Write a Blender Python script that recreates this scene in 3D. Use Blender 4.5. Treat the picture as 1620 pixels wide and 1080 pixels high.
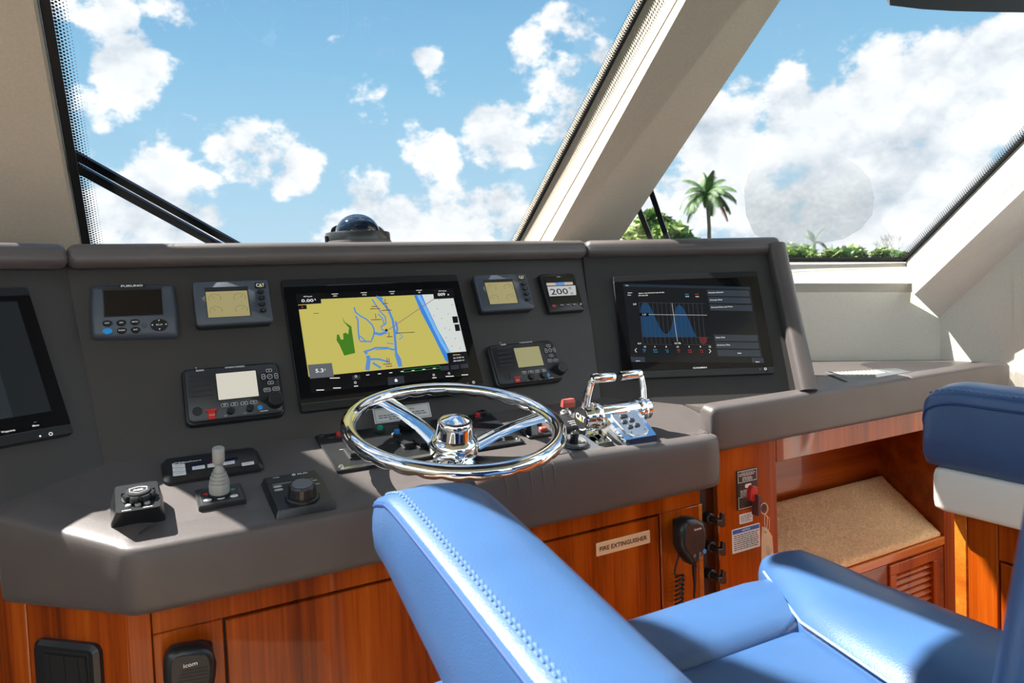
import bpy, math, random
import numpy as np
from mathutils import Matrix, Vector
random.seed(7)
for o in list(bpy.data.objects): bpy.data.objects.remove(o, do_unlink=True)
sc = bpy.context.scene
COL = sc.collection
V3 = lambda *a: np.array(a, float)

# ---------------------------------------------------------------- camera
F_PX = 1145.6; YAW, PITCH, ROLL = np.radians([28.63, 2.485, -2.296]); CX, CY = 810.0, 500.4
EYE = V3(0, 0, 1.30)
def cam_axes():
    cy, sy = math.cos(YAW), math.sin(YAW); cp, sp = math.cos(PITCH), math.sin(PITCH); cr, sr = math.cos(ROLL), math.sin(ROLL)
    d = V3(sy, cy, 0); r = V3(cy, -sy, 0); u = V3(0, 0, 1)
    d2 = d*cp - u*sp; u2 = u*cp + d*sp
    return r*cr + u2*sr, -r*sr + u2*cr, d2
CR, CU, CD = cam_axes()
cam = bpy.data.cameras.new('camera'); camo = bpy.data.objects.new('camera', cam); COL.objects.link(camo)
mw = Matrix.Identity(4)
for i in range(3):
    mw[i][0], mw[i][1], mw[i][2], mw[i][3] = CR[i], CU[i], -CD[i], EYE[i]
camo.matrix_world = mw
cam.sensor_width = 36; cam.lens = F_PX/1620*36; cam.shift_x = 0; cam.shift_y = (CY-540)/1620
cam.clip_start = .02; cam.clip_end = 2000
cam.dof.use_dof = True; cam.dof.focus_distance = 1.5; cam.dof.aperture_fstop = 9
sc.camera = camo

# ---------------------------------------------------------------- view, sun, sky
sc.view_settings.view_transform = 'Standard'; sc.view_settings.look = 'None'
sc.view_settings.gamma = 1; sc.view_settings.use_curve_mapping = False; sc.view_settings.exposure = 0.0
sc.cycles.use_denoising = True; sc.cycles.max_bounces = 8; sc.cycles.transparent_max_bounces = 12
sc.cycles.caustics_reflective = False; sc.cycles.caustics_refractive = False; sc.cycles.sample_clamp_indirect = 8
SUN_DIR = V3(-.40, .42, .815); SUN_DIR /= np.linalg.norm(SUN_DIR)
SUN_E = 50.0; SKY_S = 2.9
sl = bpy.data.lights.new('sun', 'SUN'); sl.energy = SUN_E; sl.angle = math.radians(.6); sl.color = (1, .95, .87)
so = bpy.data.objects.new('sun', sl); COL.objects.link(so)
so.rotation_euler = Vector(SUN_DIR).to_track_quat('Z', 'Y').to_euler()

def ray(x, y): return (x-CX)/F_PX*CR - (y-CY)/F_PX*CU + CD
def hit(x, y, p, n):
    v = ray(x, y); return EYE + v*((np.asarray(p, float)-EYE) @ n)/(v @ n)
def at(x, y, d): return EYE + ray(x, y)*d
def onX(x, y, X): return hit(x, y, V3(X, 0, 0), V3(1, 0, 0))
def onY(x, y, Y): return hit(x, y, V3(0, Y, 0), V3(0, 1, 0))
def onZ(x, y, Z): return hit(x, y, V3(0, 0, Z), V3(0, 0, 1))

def make_world():
    w = bpy.data.worlds.new('sky'); sc.world = w; w.use_nodes = True
    nt = w.node_tree; nt.nodes.clear(); N = nt.nodes; L = nt.links
    def n(t, **k):
        x = N.new(t)
        for a, b in k.items(): setattr(x, a, b)
        return x
    def mth(op, a, b=None, c=None, clamp=False):
        m = n('ShaderNodeMath', operation=op); m.use_clamp = clamp
        for i, v in enumerate((a, b, c)):
            if v is None: continue
            if isinstance(v, (int, float)): m.inputs[i].default_value = v
            else: L.new(v, m.inputs[i])
        return m.outputs[0]
    tc = n('ShaderNodeTexCoord'); d = tc.outputs['Generated']
    sep = n('ShaderNodeSeparateXYZ'); L.new(d, sep.inputs[0]); z = sep.outputs[2]
    # clear-sky gradient: pale near the horizon, deeper blue above and away from the sun
    rp = n('ShaderNodeValToRGB'); L.new(z, rp.inputs[0]); e = rp.color_ramp.elements
    e[0].position = 0; e[0].color = (.60, .77, .88, 1); e[1].position = .55; e[1].color = (.10, .29, .60, 1)
    x = e.new(.12); x.color = (.44, .69, .86, 1); x = e.new(.28); x.color = (.28, .56, .79, 1)
    # cumulus: fractal noise in direction space biased by the banks of cloud that are there
    def density(off):
        mp = n('ShaderNodeMapping'); L.new(d, mp.inputs[0]); mp.inputs['Location'].default_value = off; mp.inputs['Scale'].default_value = (1, 1, 1.35)
        nz = n('ShaderNodeTexNoise'); L.new(mp.outputs[0], nz.inputs[0])
        nz.inputs['Scale'].default_value = 11.0; nz.inputs['Detail'].default_value = 10; nz.inputs['Roughness'].default_value = .60
        return nz.outputs[0]
    blobs = [(205,100,52,.95),(170,35,48,.7),(265,12,40,.55),(95,15,40,.7),(150,250,55,.7),(240,300,75,1),(310,320,65,1),(150,345,80,.9),(240,385,70,.9),(395,245,62,1),(460,278,48,.8),
             (590,305,55,.95),(640,345,70,1),(730,345,85,1),(800,330,60,.9),(560,375,60,1),(690,255,60,1),(775,225,68,1),(700,300,40,.9),
             (875,60,70,1),(900,120,72,1),(905,190,48,.9),(940,100,45,.9),(850,350,40,.8),(672,92,30,.75),(690,140,22,.5),
             (1150,215,75,1.05),(1110,330,80,.9),(1060,330,70,.8),(1165,130,30,.6),(1375,150,50,1.1),(1300,230,110,1.1),(1420,200,120,1.15),(1530,180,130,1.2),(1620,100,80,1.1),(1250,330,150,1.05),
             (1420,320,150,1.1),(1560,300,140,1.1),(1700,200,200,1.1),(1380,390,120,.8),(50,330,120,.9),(-80,200,140,.9),(-200,330,160,.9)]
    acc = None
    for px, py, r, s in blobs:
        v = ray(px, py); v = v/np.linalg.norm(v)
        vm = n('ShaderNodeVectorMath', operation='DISTANCE'); L.new(d, vm.inputs[0]); vm.inputs[1].default_value = tuple(v)
        mr = n('ShaderNodeMapRange', interpolation_type='SMOOTHSTEP'); L.new(vm.outputs['Value'], mr.inputs[0])
        mr.inputs[1].default_value = r/F_PX*.25; mr.inputs[2].default_value = r/F_PX*1.45; mr.inputs[3].default_value = s; mr.inputs[4].default_value = 0
        acc = mr.outputs[0] if acc is None else mth('MAXIMUM', acc, mr.outputs[0])
    n0 = density((3.1, 1.7, .4)); sd = SUN_DIR*.05
    n1 = density((3.1-sd[0], 1.7-sd[1], .4-sd[2]))
    # the rest of the sky carries scattered cloud of the same sort
    big = n('ShaderNodeTexNoise'); L.new(d, big.inputs[0]); big.inputs['Scale'].default_value = 2.6; big.inputs['Detail'].default_value = 2
    dn = n('ShaderNodeVectorMath', operation='DOT_PRODUCT'); L.new(d, dn.inputs[0]); dn.inputs[1].default_value = tuple(CD)
    out_v = n('ShaderNodeMapRange', interpolation_type='SMOOTHSTEP'); L.new(dn.outputs['Value'], out_v.inputs[0])
    out_v.inputs[1].default_value = .80; out_v.inputs[2].default_value = .55; out_v.inputs[3].default_value = 0; out_v.inputs[4].default_value = 1
    gen = n('ShaderNodeMapRange'); L.new(big.outputs[0], gen.inputs[0]); gen.inputs[1].default_value = .38; gen.inputs[2].default_value = .58
    acc = mth('MAXIMUM', acc, mth('MULTIPLY', gen.outputs[0], out_v.outputs[0]))
    raw = mth('ADD', mth('MULTIPLY', acc, .68), mth('MULTIPLY', mth('SUBTRACT', n0, .5), 2.5))
    cov = n('ShaderNodeMapRange', interpolation_type='SMOOTHSTEP'); L.new(raw, cov.inputs[0]); cov.inputs[1].default_value = .24; cov.inputs[2].default_value = .52
    # self shadow: brighter where the cloud thins towards the sun
    lit = mth('ADD', mth('MULTIPLY', mth('SUBTRACT', n0, n1), 2.6), .80, clamp=True)
    thick = n('ShaderNodeMapRange'); L.new(raw, thick.inputs[0]); thick.inputs[1].default_value = .45; thick.inputs[2].default_value = 1.0; thick.inputs[3].default_value = 1.0; thick.inputs[4].default_value = .80
    lit = mth('MULTIPLY', lit, thick.outputs[0])
    cc = n('ShaderNodeMix', data_type='RGBA'); L.new(lit, cc.inputs[0]); cc.inputs[6].default_value = (.42, .52, .62, 1); cc.inputs[7].default_value = (1.10, 1.10, 1.09, 1)
    mx = n('ShaderNodeMix', data_type='RGBA'); L.new(mth('MULTIPLY', cov.outputs[0], .96), mx.inputs[0]); L.new(rp.outputs[0], mx.inputs[6]); L.new(cc.outputs[2], mx.inputs[7])
    bg = n('ShaderNodeBackground'); L.new(mx.outputs[2], bg.inputs[0]); bg.inputs[1].default_value = SKY_S
    wo = n('ShaderNodeOutputWorld'); L.new(bg.outputs[0], wo.inputs[0])
    w.cycles.sampling_method = 'MANUAL'; w.cycles.sample_map_resolution = 512
make_world()

# ---------------------------------------------------------------- materials
def lin(r, g, b):
    f = lambda c: (c/255/12.92) if c/255 <= .04045 else ((c/255+.055)/1.055)**2.4
    return (f(r), f(g), f(b))
def pbr(name, rgb, rough=.5, metal=0, spec=.5, coat=0, ior=1.5, bump=0, bscale=400, bstretch=(1,1,1), vary=0, vscale=6, sheen=0, emis=None, es=1, aniso=0):
    m = bpy.data.materials.new(name); m.use_nodes = True; nt = m.node_tree; b = nt.nodes['Principled BSDF']
    b.inputs['Base Color'].default_value = (*rgb, 1); b.inputs['Roughness'].default_value = rough; b.inputs['Metallic'].default_value = metal
    b.inputs['IOR'].default_value = ior; b.inputs['Specular IOR Level'].default_value = spec; b.inputs['Coat Weight'].default_value = coat; b.inputs['Coat Roughness'].default_value = .04
    b.inputs['Sheen Weight'].default_value = sheen
    if emis: b.inputs['Emission Color'].default_value = (*emis, 1); b.inputs['Emission Strength'].default_value = es
    tc = nt.nodes.new('ShaderNodeTexCoord')
    if bump:
        mp = nt.nodes.new('ShaderNodeMapping'); mp.inputs['Scale'].default_value = bstretch; nt.links.new(tc.outputs['Object'], mp.inputs[0])
        nz = nt.nodes.new('ShaderNodeTexNoise'); nz.inputs['Scale'].default_value = bscale; nz.inputs['Detail'].default_value = 3; nt.links.new(mp.outputs[0], nz.inputs[0])
        bp = nt.nodes.new('ShaderNodeBump'); bp.inputs['Strength'].default_value = bump; bp.inputs['Distance'].default_value = .001
        nt.links.new(nz.outputs[0], bp.inputs['Height']); nt.links.new(bp.outputs[0], b.inputs['Normal'])
    if vary:
        nz = nt.nodes.new('ShaderNodeTexNoise'); nz.inputs['Scale'].default_value = vscale; nz.inputs['Detail'].default_value = 5; nt.links.new(tc.outputs['Object'], nz.inputs[0])
        rp = nt.nodes.new('ShaderNodeValToRGB'); nt.links.new(nz.outputs[0], rp.inputs[0])
        rp.color_ramp.elements[0].position = .3; rp.color_ramp.elements[1].position = .7
        rp.color_ramp.elements[0].color = (*[c*(1-vary) for c in rgb], 1); rp.color_ramp.elements[1].color = (*[min(1, c*(1+vary)) for c in rgb], 1)
        nt.links.new(rp.outputs[0], b.inputs['Base Color'])
    return m
def wood_mat(name, dark, mid, light, axis=2, rough=.22):
    m = bpy.data.materials.new(name); m.use_nodes = True; nt = m.node_tree; b = nt.nodes['Principled BSDF']
    tc = nt.nodes.new('ShaderNodeTexCoord'); mp = nt.nodes.new('ShaderNodeMapping'); s = [16, 16, 16]; s[axis] = .9
    mp.inputs['Scale'].default_value = s; nt.links.new(tc.outputs['Object'], mp.inputs[0])
    n1 = nt.nodes.new('ShaderNodeTexNoise'); n1.inputs['Scale'].default_value = 1.0; n1.inputs['Detail'].default_value = 6; n1.inputs['Distortion'].default_value = .6; nt.links.new(mp.outputs[0], n1.inputs[0])
    mp2 = nt.nodes.new('ShaderNodeMapping'); s2 = [190, 190, 190]; s2[axis] = 5; mp2.inputs['Scale'].default_value = s2; nt.links.new(tc.outputs['Object'], mp2.inputs[0])
    n2 = nt.nodes.new('ShaderNodeTexNoise'); n2.inputs['Scale'].default_value = 1.0; n2.inputs['Detail'].default_value = 3; nt.links.new(mp2.outputs[0], n2.inputs[0])
    ad = nt.nodes.new('ShaderNodeMath'); ad.operation = 'MULTIPLY_ADD'; nt.links.new(n2.outputs[0], ad.inputs[0]); ad.inputs[1].default_value = .35
    sb = nt.nodes.new('ShaderNodeMath'); sb.operation = 'SUBTRACT'; nt.links.new(n1.outputs[0], sb.inputs[0]); sb.inputs[1].default_value = .175; nt.links.new(sb.outputs[0], ad.inputs[2])
    rp = nt.nodes.new('ShaderNodeValToRGB'); nt.links.new(ad.outputs[0], rp.inputs[0]); e = rp.color_ramp.elements
    e[0].position = .25; e[0].color = (*dark, 1); e[1].position = .72; e[1].color = (*light, 1); k = e.new(.48); k.color = (*mid, 1)
    nt.links.new(rp.outputs[0], b.inputs['Base Color']); b.inputs['Roughness'].default_value = rough; b.inputs['Specular IOR Level'].default_value = .25; b.inputs['Coat Weight'].default_value = .5; b.inputs['Coat Roughness'].default_value = .02; b.inputs['Coat IOR'].default_value = 1.45
    return m
def glass_mat(name, tint, refl=.06):
    m = bpy.data.materials.new(name); m.use_nodes = True; nt = m.node_tree; nt.nodes.clear()
    t = nt.nodes.new('ShaderNodeBsdfTransparent'); t.inputs[0].default_value = (*tint, 1)
    g = nt.nodes.new('ShaderNodeBsdfGlossy'); g.inputs['Roughness'].default_value = .01; g.inputs[0].default_value = (.9, .95, 1, 1)
    lw = nt.nodes.new('ShaderNodeFresnel'); lw.inputs[0].default_value = 1.25
    mx = nt.nodes.new('ShaderNodeMixShader'); o = nt.nodes.new('ShaderNodeOutputMaterial')
    nt.links.new(lw.outputs[0], mx.inputs[0]); nt.links.new(t.outputs[0], mx.inputs[1]); nt.links.new(g.outputs[0], mx.inputs[2]); nt.links.new(mx.outputs[0], o.inputs[0])
    return m
def fog_mat(name):
    m = bpy.data.materials.new(name); m.use_nodes = True; nt = m.node_tree; nt.nodes.clear()
    t = nt.nodes.new('ShaderNodeBsdfTransparent'); d = nt.nodes.new('ShaderNodeBsdfDiffuse'); d.inputs[0].default_value = (.38, .42, .45, 1)
    tr = nt.nodes.new('ShaderNodeBsdfTranslucent'); tr.inputs[0].default_value = (.25, .28, .30, 1)
    a = nt.nodes.new('ShaderNodeMixShader'); a.inputs[0].default_value = .5; nt.links.new(d.outputs[0], a.inputs[1]); nt.links.new(tr.outputs[0], a.inputs[2])
    tc = nt.nodes.new('ShaderNodeTexCoord'); nz = nt.nodes.new('ShaderNodeTexNoise'); nz.inputs['Scale'].default_value = 60; nz.inputs['Detail'].default_value = 8; nt.links.new(tc.outputs['Object'], nz.inputs[0])
    mr = nt.nodes.new('ShaderNodeMapRange'); mr.inputs[1].default_value = .3; mr.inputs[2].default_value = .7; mr.inputs[3].default_value = .24; mr.inputs[4].default_value = .33; nt.links.new(nz.outputs[0], mr.inputs[0])
    # the film thins out towards its upper edge
    vm = nt.nodes.new('ShaderNodeSeparateXYZ'); nt.links.new(tc.outputs['Generated'], vm.inputs[0])
    fo = nt.nodes.new('ShaderNodeMapRange'); fo.interpolation_type = 'SMOOTHSTEP'; nt.links.new(vm.outputs['Z'], fo.inputs[0]); fo.inputs[1].default_value = .35; fo.inputs[2].default_value = 1; fo.inputs[3].default_value = 1.25; fo.inputs[4].default_value = .05
    ml = nt.nodes.new('ShaderNodeMath'); ml.operation = 'MULTIPLY'; nt.links.new(mr.outputs[0], ml.inputs[0]); nt.links.new(fo.outputs[0], ml.inputs[1])
    mx = nt.nodes.new('ShaderNodeMixShader'); o = nt.nodes.new('ShaderNodeOutputMaterial'); nt.links.new(ml.outputs[0], mx.inputs[0]); nt.links.new(t.outputs[0], mx.inputs[1]); nt.links.new(a.outputs[0], mx.inputs[2]); nt.links.new(mx.outputs[0], o.inputs[0])
    return m
LEATHER = pbr('grey_brown_leather', (.084, .071, .067), .40, spec=.5, sheen=.06, bump=.35, bscale=900, vary=.10, vscale=9)
PANEL = pbr('dash_panel_vinyl', (.034, .0305, .0285), .5, bump=.2, bscale=1200, vary=.08)
BLUE = pbr('blue_leather', (.040, .104, .245), .34, ior=1.55, bump=.3, bscale=600, vary=.06, vscale=14, spec=.65)
BLUE_SEAM = pbr('blue_piping', (.018, .058, .20), .5)
BLUE_THREAD = pbr('blue_thread', (.10, .19, .38), .6)
CREAM = pbr('cream_vinyl', (.88, .84, .76), .5, bump=.3, bscale=900)
HEAD = pbr('beige_headliner', (.57, .475, .37), .85, bump=.6, bscale=700, vary=.05, vscale=160)
WALLF = pbr('pale_wall_fabric', (.74, .70, .62), .85, bump=.6, bscale=700, vary=.04, vscale=160)
WHITE = pbr('white_gelcoat', (.78, .77, .74), .25, coat=.3)
DECKF = pbr('brown_deck', (.26, .19, .13), .5, vary=.2, vscale=4)
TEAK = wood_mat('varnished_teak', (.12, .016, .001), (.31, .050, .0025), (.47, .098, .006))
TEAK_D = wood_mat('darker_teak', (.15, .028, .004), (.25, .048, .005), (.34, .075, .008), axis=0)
TEAK_H = wood_mat('teak_rail', (.32, .07, .006), (.52, .13, .012), (.66, .21, .025), axis=0)
BLACK = pbr('black_plastic', (.013, .014, .016), .32)
BLACKM = pbr('matte_black', (.010, .010, .011), .6)
DARKP = pbr('charcoal_plastic', (.017, .018, .020), .38)
BLUEGREY = pbr('blue_grey_plastic', (.050, .062, .078), .42, bump=.15, bscale=1500)
GREY = pbr('grey_plastic', (.12, .125, .13), .45)
GREYL = pbr('light_grey_rubber', (.31, .31, .29), .5)
CHROME = pbr('chrome', (.88, .88, .87), .05, metal=1)
STEEL = pbr('satin_steel', (.62, .62, .60), .22, metal=1)
SCRGLASS = pbr('screen_glass', (.005, .005, .006), .03, ior=1.6)
def glow(name, rgb, s=1.0): return pbr(name, tuple(c*.02 for c in rgb), .12, ior=1.7, emis=rgb, es=s)
WTXT = pbr('white_print', (.80, .80, .78), .5)
GTXT = pbr('grey_print', (.30, .31, .32), .5)
KTXT = pbr('black_print', (.02, .02, .02), .5)
YEL = pbr('yellow_print', (.85, .60, .02), .5)
RED = pbr('red_plastic', (.55, .025, .02), .4)
REDG = pbr('faded_red_rubber', (.50, .09, .07), .5)
GRN = pbr('green_plastic', (.01, .35, .20), .35)
BLU = pbr('bright_blue_plastic', (.03, .30, .75), .35)
PAPER = pbr('white_sticker', (.80, .79, .76), .45)
MANILA = pbr('manila_card', (.62, .47, .29), .7, vary=.06, vscale=60)
TANPL = pbr('tan_plate', (.80, .54, .32), .4)
CARPET = pbr('beige_carpet', (.92, .62, .34), .95, bump=1, bscale=220, vary=.18, vscale=170)
GASKET = pbr('black_gasket', (.008, .009, .011), .5)
GLASS = glass_mat('light_dimming_window_glass', (.595, .60, .605))  # tint added to dim sky and sun against the cabin light
FOG = fog_mat('condensation')
DOME = pbr('smoked_dome', (.01, .02, .035), .04, ior=1.6, coat=.5)
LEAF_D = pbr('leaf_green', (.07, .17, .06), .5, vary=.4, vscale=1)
LEAF_LIT = pbr('leaf_sunlit', (.26, .36, .10), .5, vary=.3, vscale=1)
LEAF_T = pbr('palm_green', (.07, .14, .04), .5, vary=.4, vscale=2)
LEAF_R = pbr('dead_frond', (.38, .05, .03), .6)
TRUNK = pbr('trunk_grey', (.13, .105, .085), .8, vary=.3, vscale=3)
WATER = pbr('canal_water', (.05, .09, .09), .15)
ALU = pbr('white_slat', (.40, .39, .36), .5)

# ---------------------------------------------------------------- mesh tools
_tcache = {}
class M:
    def __init__(s): s.v = []; s.f = []; s.i = []; s.mi = 0
    def add(s, vs, fs):
        b = len(s.v); s.v += [tuple(map(float, p)) for p in vs]; s.f += [tuple(b+k for k in f) for f in fs]; s.i += [s.mi]*len(fs); return s
    def loft(s, loops, caps=(True, True), ring=True):
        n = len(loops[0]); vs = [p for l in loops for p in l]; fs = []
        for k in range(len(loops)-1):
            for j in range(n if ring else n-1):
                a = k*n+j; b = k*n+(j+1) % n; fs.append((a, b, b+n, a+n))
        if caps[0]: fs.append(tuple(range(n-1, -1, -1)))
        if caps[1]: fs.append(tuple((len(loops)-1)*n+j for j in range(n)))
        return s.add(vs, fs)
    def box(s, x0, x1, y0, y1, z0, z1):
        return s.ext([(x0, y0), (x1, y0), (x1, y1), (x0, y1)], z0, z1)
    def ext(s, pts, z0, z1, ch=0):
        P = [V3(p[0], p[1], z0) for p in pts]; L = [P]
        c = sum(P)/len(P)
        if ch:
            L.append([V3(p[0], p[1], z1-ch) for p in pts])
            ins = inset(pts, ch); L.append([V3(p[0], p[1], z1) for p in ins])
        else: L.append([V3(p[0], p[1], z1) for p in pts])
        return s.loft(L)
    def rr(s, cx, cy, w, h, r, z0, z1, ch=0, n=5): return s.ext(rrect(cx, cy, w, h, r, n), z0, z1, ch)
    def cyl(s, cx, cy, r, z0, z1, ch=0, n=24, sy=1.0, r1=None):
        r1 = r if r1 is None else r1
        c = lambda q, z: [V3(cx+q*math.cos(2*math.pi*k/n), cy+q*sy*math.sin(2*math.pi*k/n), z) for k in range(n)]
        L = [c(r, z0), c(r1, z1-ch)] + ([c(r1-ch, z1)] if ch else [])
        return s.loft(L)
    def poly(s, pts, z): return s.add([(p[0], p[1], z) for p in pts], [tuple(range(len(pts)))])
    def face(s, pts): return s.add(pts, [tuple(range(len(pts)))])
    def strip(s, pts, w, z):
        pts = [np.array(p[:2], float) for p in pts]; L = []; R = []
        for k, p in enumerate(pts):
            t = pts[min(k+1, len(pts)-1)]-pts[max(k-1, 0)]; t = t/(np.linalg.norm(t)+1e-9); q = np.array([-t[1], t[0]])*w/2
            L.append((*(p+q), z)); R.append((*(p-q), z))
        n = len(pts); return s.add(L+R, [(n+k, n+k+1, k+1, k) for k in range(n-1)])
    def tube(s, pts, r, n=10, closed=False, caps=True):
        pts = [np.array(p, float) for p in pts]; m = len(pts); rs = r if hasattr(r, '__len__') else [r]*m
        loops = []; up = None
        for k in range(m):
            a = pts[(k-1) % m] if (closed or k) else pts[k]; b = pts[(k+1) % m] if (closed or k < m-1) else pts[k]
            t = (b-a)/(np.linalg.norm(b-a)+1e-12)
            if up is None:
                up = V3(0, 0, 1) if abs(t[2]) < .9 else V3(1, 0, 0)
            x = np.cross(up, t); x /= np.linalg.norm(x)+1e-12; y = np.cross(t, x); up = y
            loops.append([pts[k]+rs[k]*(math.cos(2*math.pi*j/n)*x+math.sin(2*math.pi*j/n)*y) for j in range(n)])
        if closed: loops.append(loops[0])
        return s.loft(loops, (caps and not closed, caps and not closed))
    def lathe(s, prof, n=32, o=(0, 0, 0), ax=None):
        X, Y, Z = ax if ax else (V3(1, 0, 0), V3(0, 1, 0), V3(0, 0, 1)); o = np.array(o, float)
        return s.loft([[o+Z*z+r*(math.cos(2*math.pi*k/n)*X+math.sin(2*math.pi*k/n)*Y) for k in range(n)] for r, z in prof])
    def text(s, txt, cx, cy, size, z, width=None, align='C', ang=0, bold=0, shear=0):
        if (txt, bold) not in _tcache:
            cu = bpy.data.curves.new('t', 'FONT'); cu.body = txt; cu.size = 1; cu.resolution_u = 2; cu.offset = bold
            ob = bpy.data.objects.new('t', cu); me = ob.to_mesh()
            vs = np.array([v.co[:] for v in me.vertices]) if len(me.vertices) else np.zeros((0, 3)); fs = [tuple(p.vertices) for p in me.polygons]
            ob.to_mesh_clear(); bpy.data.objects.remove(ob); bpy.data.curves.remove(cu); _tcache[(txt, bold)] = (vs, fs)
        vs, fs = _tcache[(txt, bold)]
        if len(vs) == 0: return s
        lo, hi = vs.min(0), vs.max(0); w = hi[0]-lo[0]; sx = sy = size
        if width: sx = width/w
        q = vs.copy(); q[:, 0] = (vs[:, 0]-(lo[0]+hi[0])/2)*sx; q[:, 1] = (vs[:, 1]-.35)*sy
        if align == 'L': q[:, 0] += w*sx/2
        q[:, 0] += shear*q[:, 1]
        c, n_ = math.cos(ang), math.sin(ang)
        return s.add([(cx+p[0]*c-p[1]*n_, cy+p[0]*n_+p[1]*c, z) for p in q], fs)
    def xf(s, fn): s.v = [tuple(fn(np.array(p))) for p in s.v]; return s
    def build(s, name, mats, parent=None, label=None, sharp=38, kind=None):
        me = bpy.data.meshes.new(name); me.from_pydata(s.v, [], s.f)
        for m in (mats if isinstance(mats, (list, tuple)) else [mats]): me.materials.append(m)
        me.polygons.foreach_set('material_index', s.i); me.polygons.foreach_set('use_smooth', [True]*len(s.f))
        me.validate(); me.update()
        import bmesh
        bm = bmesh.new(); bm.from_mesh(me); bmesh.ops.remove_doubles(bm, verts=bm.verts, dist=1e-7); bmesh.ops.recalc_face_normals(bm, faces=bm.faces); bm.to_mesh(me); bm.free()
        me.set_sharp_from_angle(angle=math.radians(sharp))
        o = bpy.data.objects.new(name, me); COL.objects.link(o)
        if parent is not None: o.parent = parent
        if label: o['label'] = label
        if kind: o['kind'] = kind
        return o
def rrect(cx, cy, w, h, r, n=5):
    r = min(r, w/2-1e-6, h/2-1e-6); out = []
    for qx, qy, a0 in ((1, 1, 0), (-1, 1, 90), (-1, -1, 180), (1, -1, 270)):
        for k in range(n):
            a = math.radians(a0+90*k/(n-1)); out.append((cx+qx*(w/2-r)+r*math.cos(a), cy+qy*(h/2-r)+r*math.sin(a)))
    return out
def inset(pts, d):
    P = [np.array(p[:2], float) for p in pts]; n = len(P); out = []
    A = sum(P[k][0]*P[(k+1) % n][1]-P[(k+1) % n][0]*P[k][1] for k in range(n)); sg = 1 if A > 0 else -1
    for k in range(n):
        e1 = P[k]-P[k-1]; e2 = P[(k+1) % n]-P[k]
        n1 = np.array([-e1[1], e1[0]])*sg; n2 = np.array([-e2[1], e2[0]])*sg
        n1 = n1/(np.linalg.norm(n1)+1e-12); n2 = n2/(np.linalg.norm(n2)+1e-12); b = n1+n2; b = b/(np.linalg.norm(b)+1e-12)
        out.append(P[k]+b*d/max(.35, float(b @ n1)))
    return out

class Fr:
    """a plane to build on: origin, U right, V up, N out of it"""
    def __init__(s, o, U, V): s.o = np.array(o, float); s.U = np.array(U, float); s.V = np.array(V, float); s.N = np.cross(s.U, s.V)
    def pick(s, px, py, h=0):
        p = hit(px, py, s.o+s.N*h, s.N)-s.o; return np.array([p @ s.U, p @ s.V])
    def w(s, u, v, h=0): return s.o+s.U*u+s.V*v+s.N*h
    def mat(s):
        m = Matrix.Identity(4)
        for i in range(3): m[i][0], m[i][1], m[i][2], m[i][3] = s.U[i], s.V[i], s.N[i], s.o[i]
        return m
    def shift(s, u, v, h=0): return Fr(s.w(u, v, h), s.U, s.V)
def thing(name, label, cat, fr=None, loc=None, group=None):
    o = bpy.data.objects.new(name, None); COL.objects.link(o); o.empty_display_size = .05
    if fr is not None: o.matrix_world = fr.mat()
    elif loc is not None: o.location = tuple(loc)
    o['label'] = label; o['category'] = cat
    if group: o['group'] = group
    return o
class Dev:
    """a thing standing on a plane frame; z = zoom reference (x0, y0, scale) for reading points"""
    def __init__(s, fr, name, label, cat, z, centre, group=None):
        s.z = z; c = fr.pick(*s.px(*centre)); s.fr = fr.shift(*c); s.o = thing(name, label, cat, s.fr, group=group)
    def px(s, x, y): return (s.z[0]+x/s.z[2], s.z[1]+y/s.z[2])
    def p(s, x, y, h=0): return s.fr.pick(*s.px(x, y), h)
    def pp(s, pts, h=0): return [s.p(x, y, h) for x, y in pts]
    def rect(s, q, h=0):
        """four corners TL TR BR BL -> centre and size"""
        a, b, c, d = s.pp(q, h); w = ((b-a)[0]+(c-d)[0])/2; hh = ((a-d)[1]+(b-c)[1])/2; m = (a+b+c+d)/4
        return m[0], m[1], w, hh
    def part(s, name, m, mat, label=None, parent=None, **k): return m.build(name, mat, parent or s.o, label, **k)
# ---------------------------------------------------------------- planes of the place
B_T = math.radians(64.1); C_T = math.radians(13.1)
def wing_frame(o, yaw): 
    a = math.radians(yaw); U = V3(math.cos(a), math.sin(a), 0); Fw = V3(-math.sin(a), math.cos(a), 0)
    return Fr(o, U, Fw*math.cos(B_T)+V3(0, 0, math.sin(B_T)))
MP = Fr((0, 1.449, 1.015), (1, 0, 0), (0, math.cos(B_T), math.sin(B_T)))       # main instrument panel
RP = wing_frame((1.065, 1.52, 1.16), -30)                                      # right wing
LP = wing_frame((-.05, 1.52, 1.16), 30)                                        # left wing
CT = Fr((0, 1.449, 1.015), (1, 0, 0), (0, math.cos(C_T), math.sin(C_T)))       # sloping console top
WD = Fr((0, 1.20, 0), (1, 0, 0), (0, 0, 1))                                    # front of the cabinets
MID = .547                                                                     # centre line of the helm
def mir(p): return V3(2*MID-p[0], p[1], p[2])

def struct(name, m, mat, parent=None, **k):
    o = m.build(name, mat, parent, **k)
    if parent is None: o['kind'] = 'structure'
    return o

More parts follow.
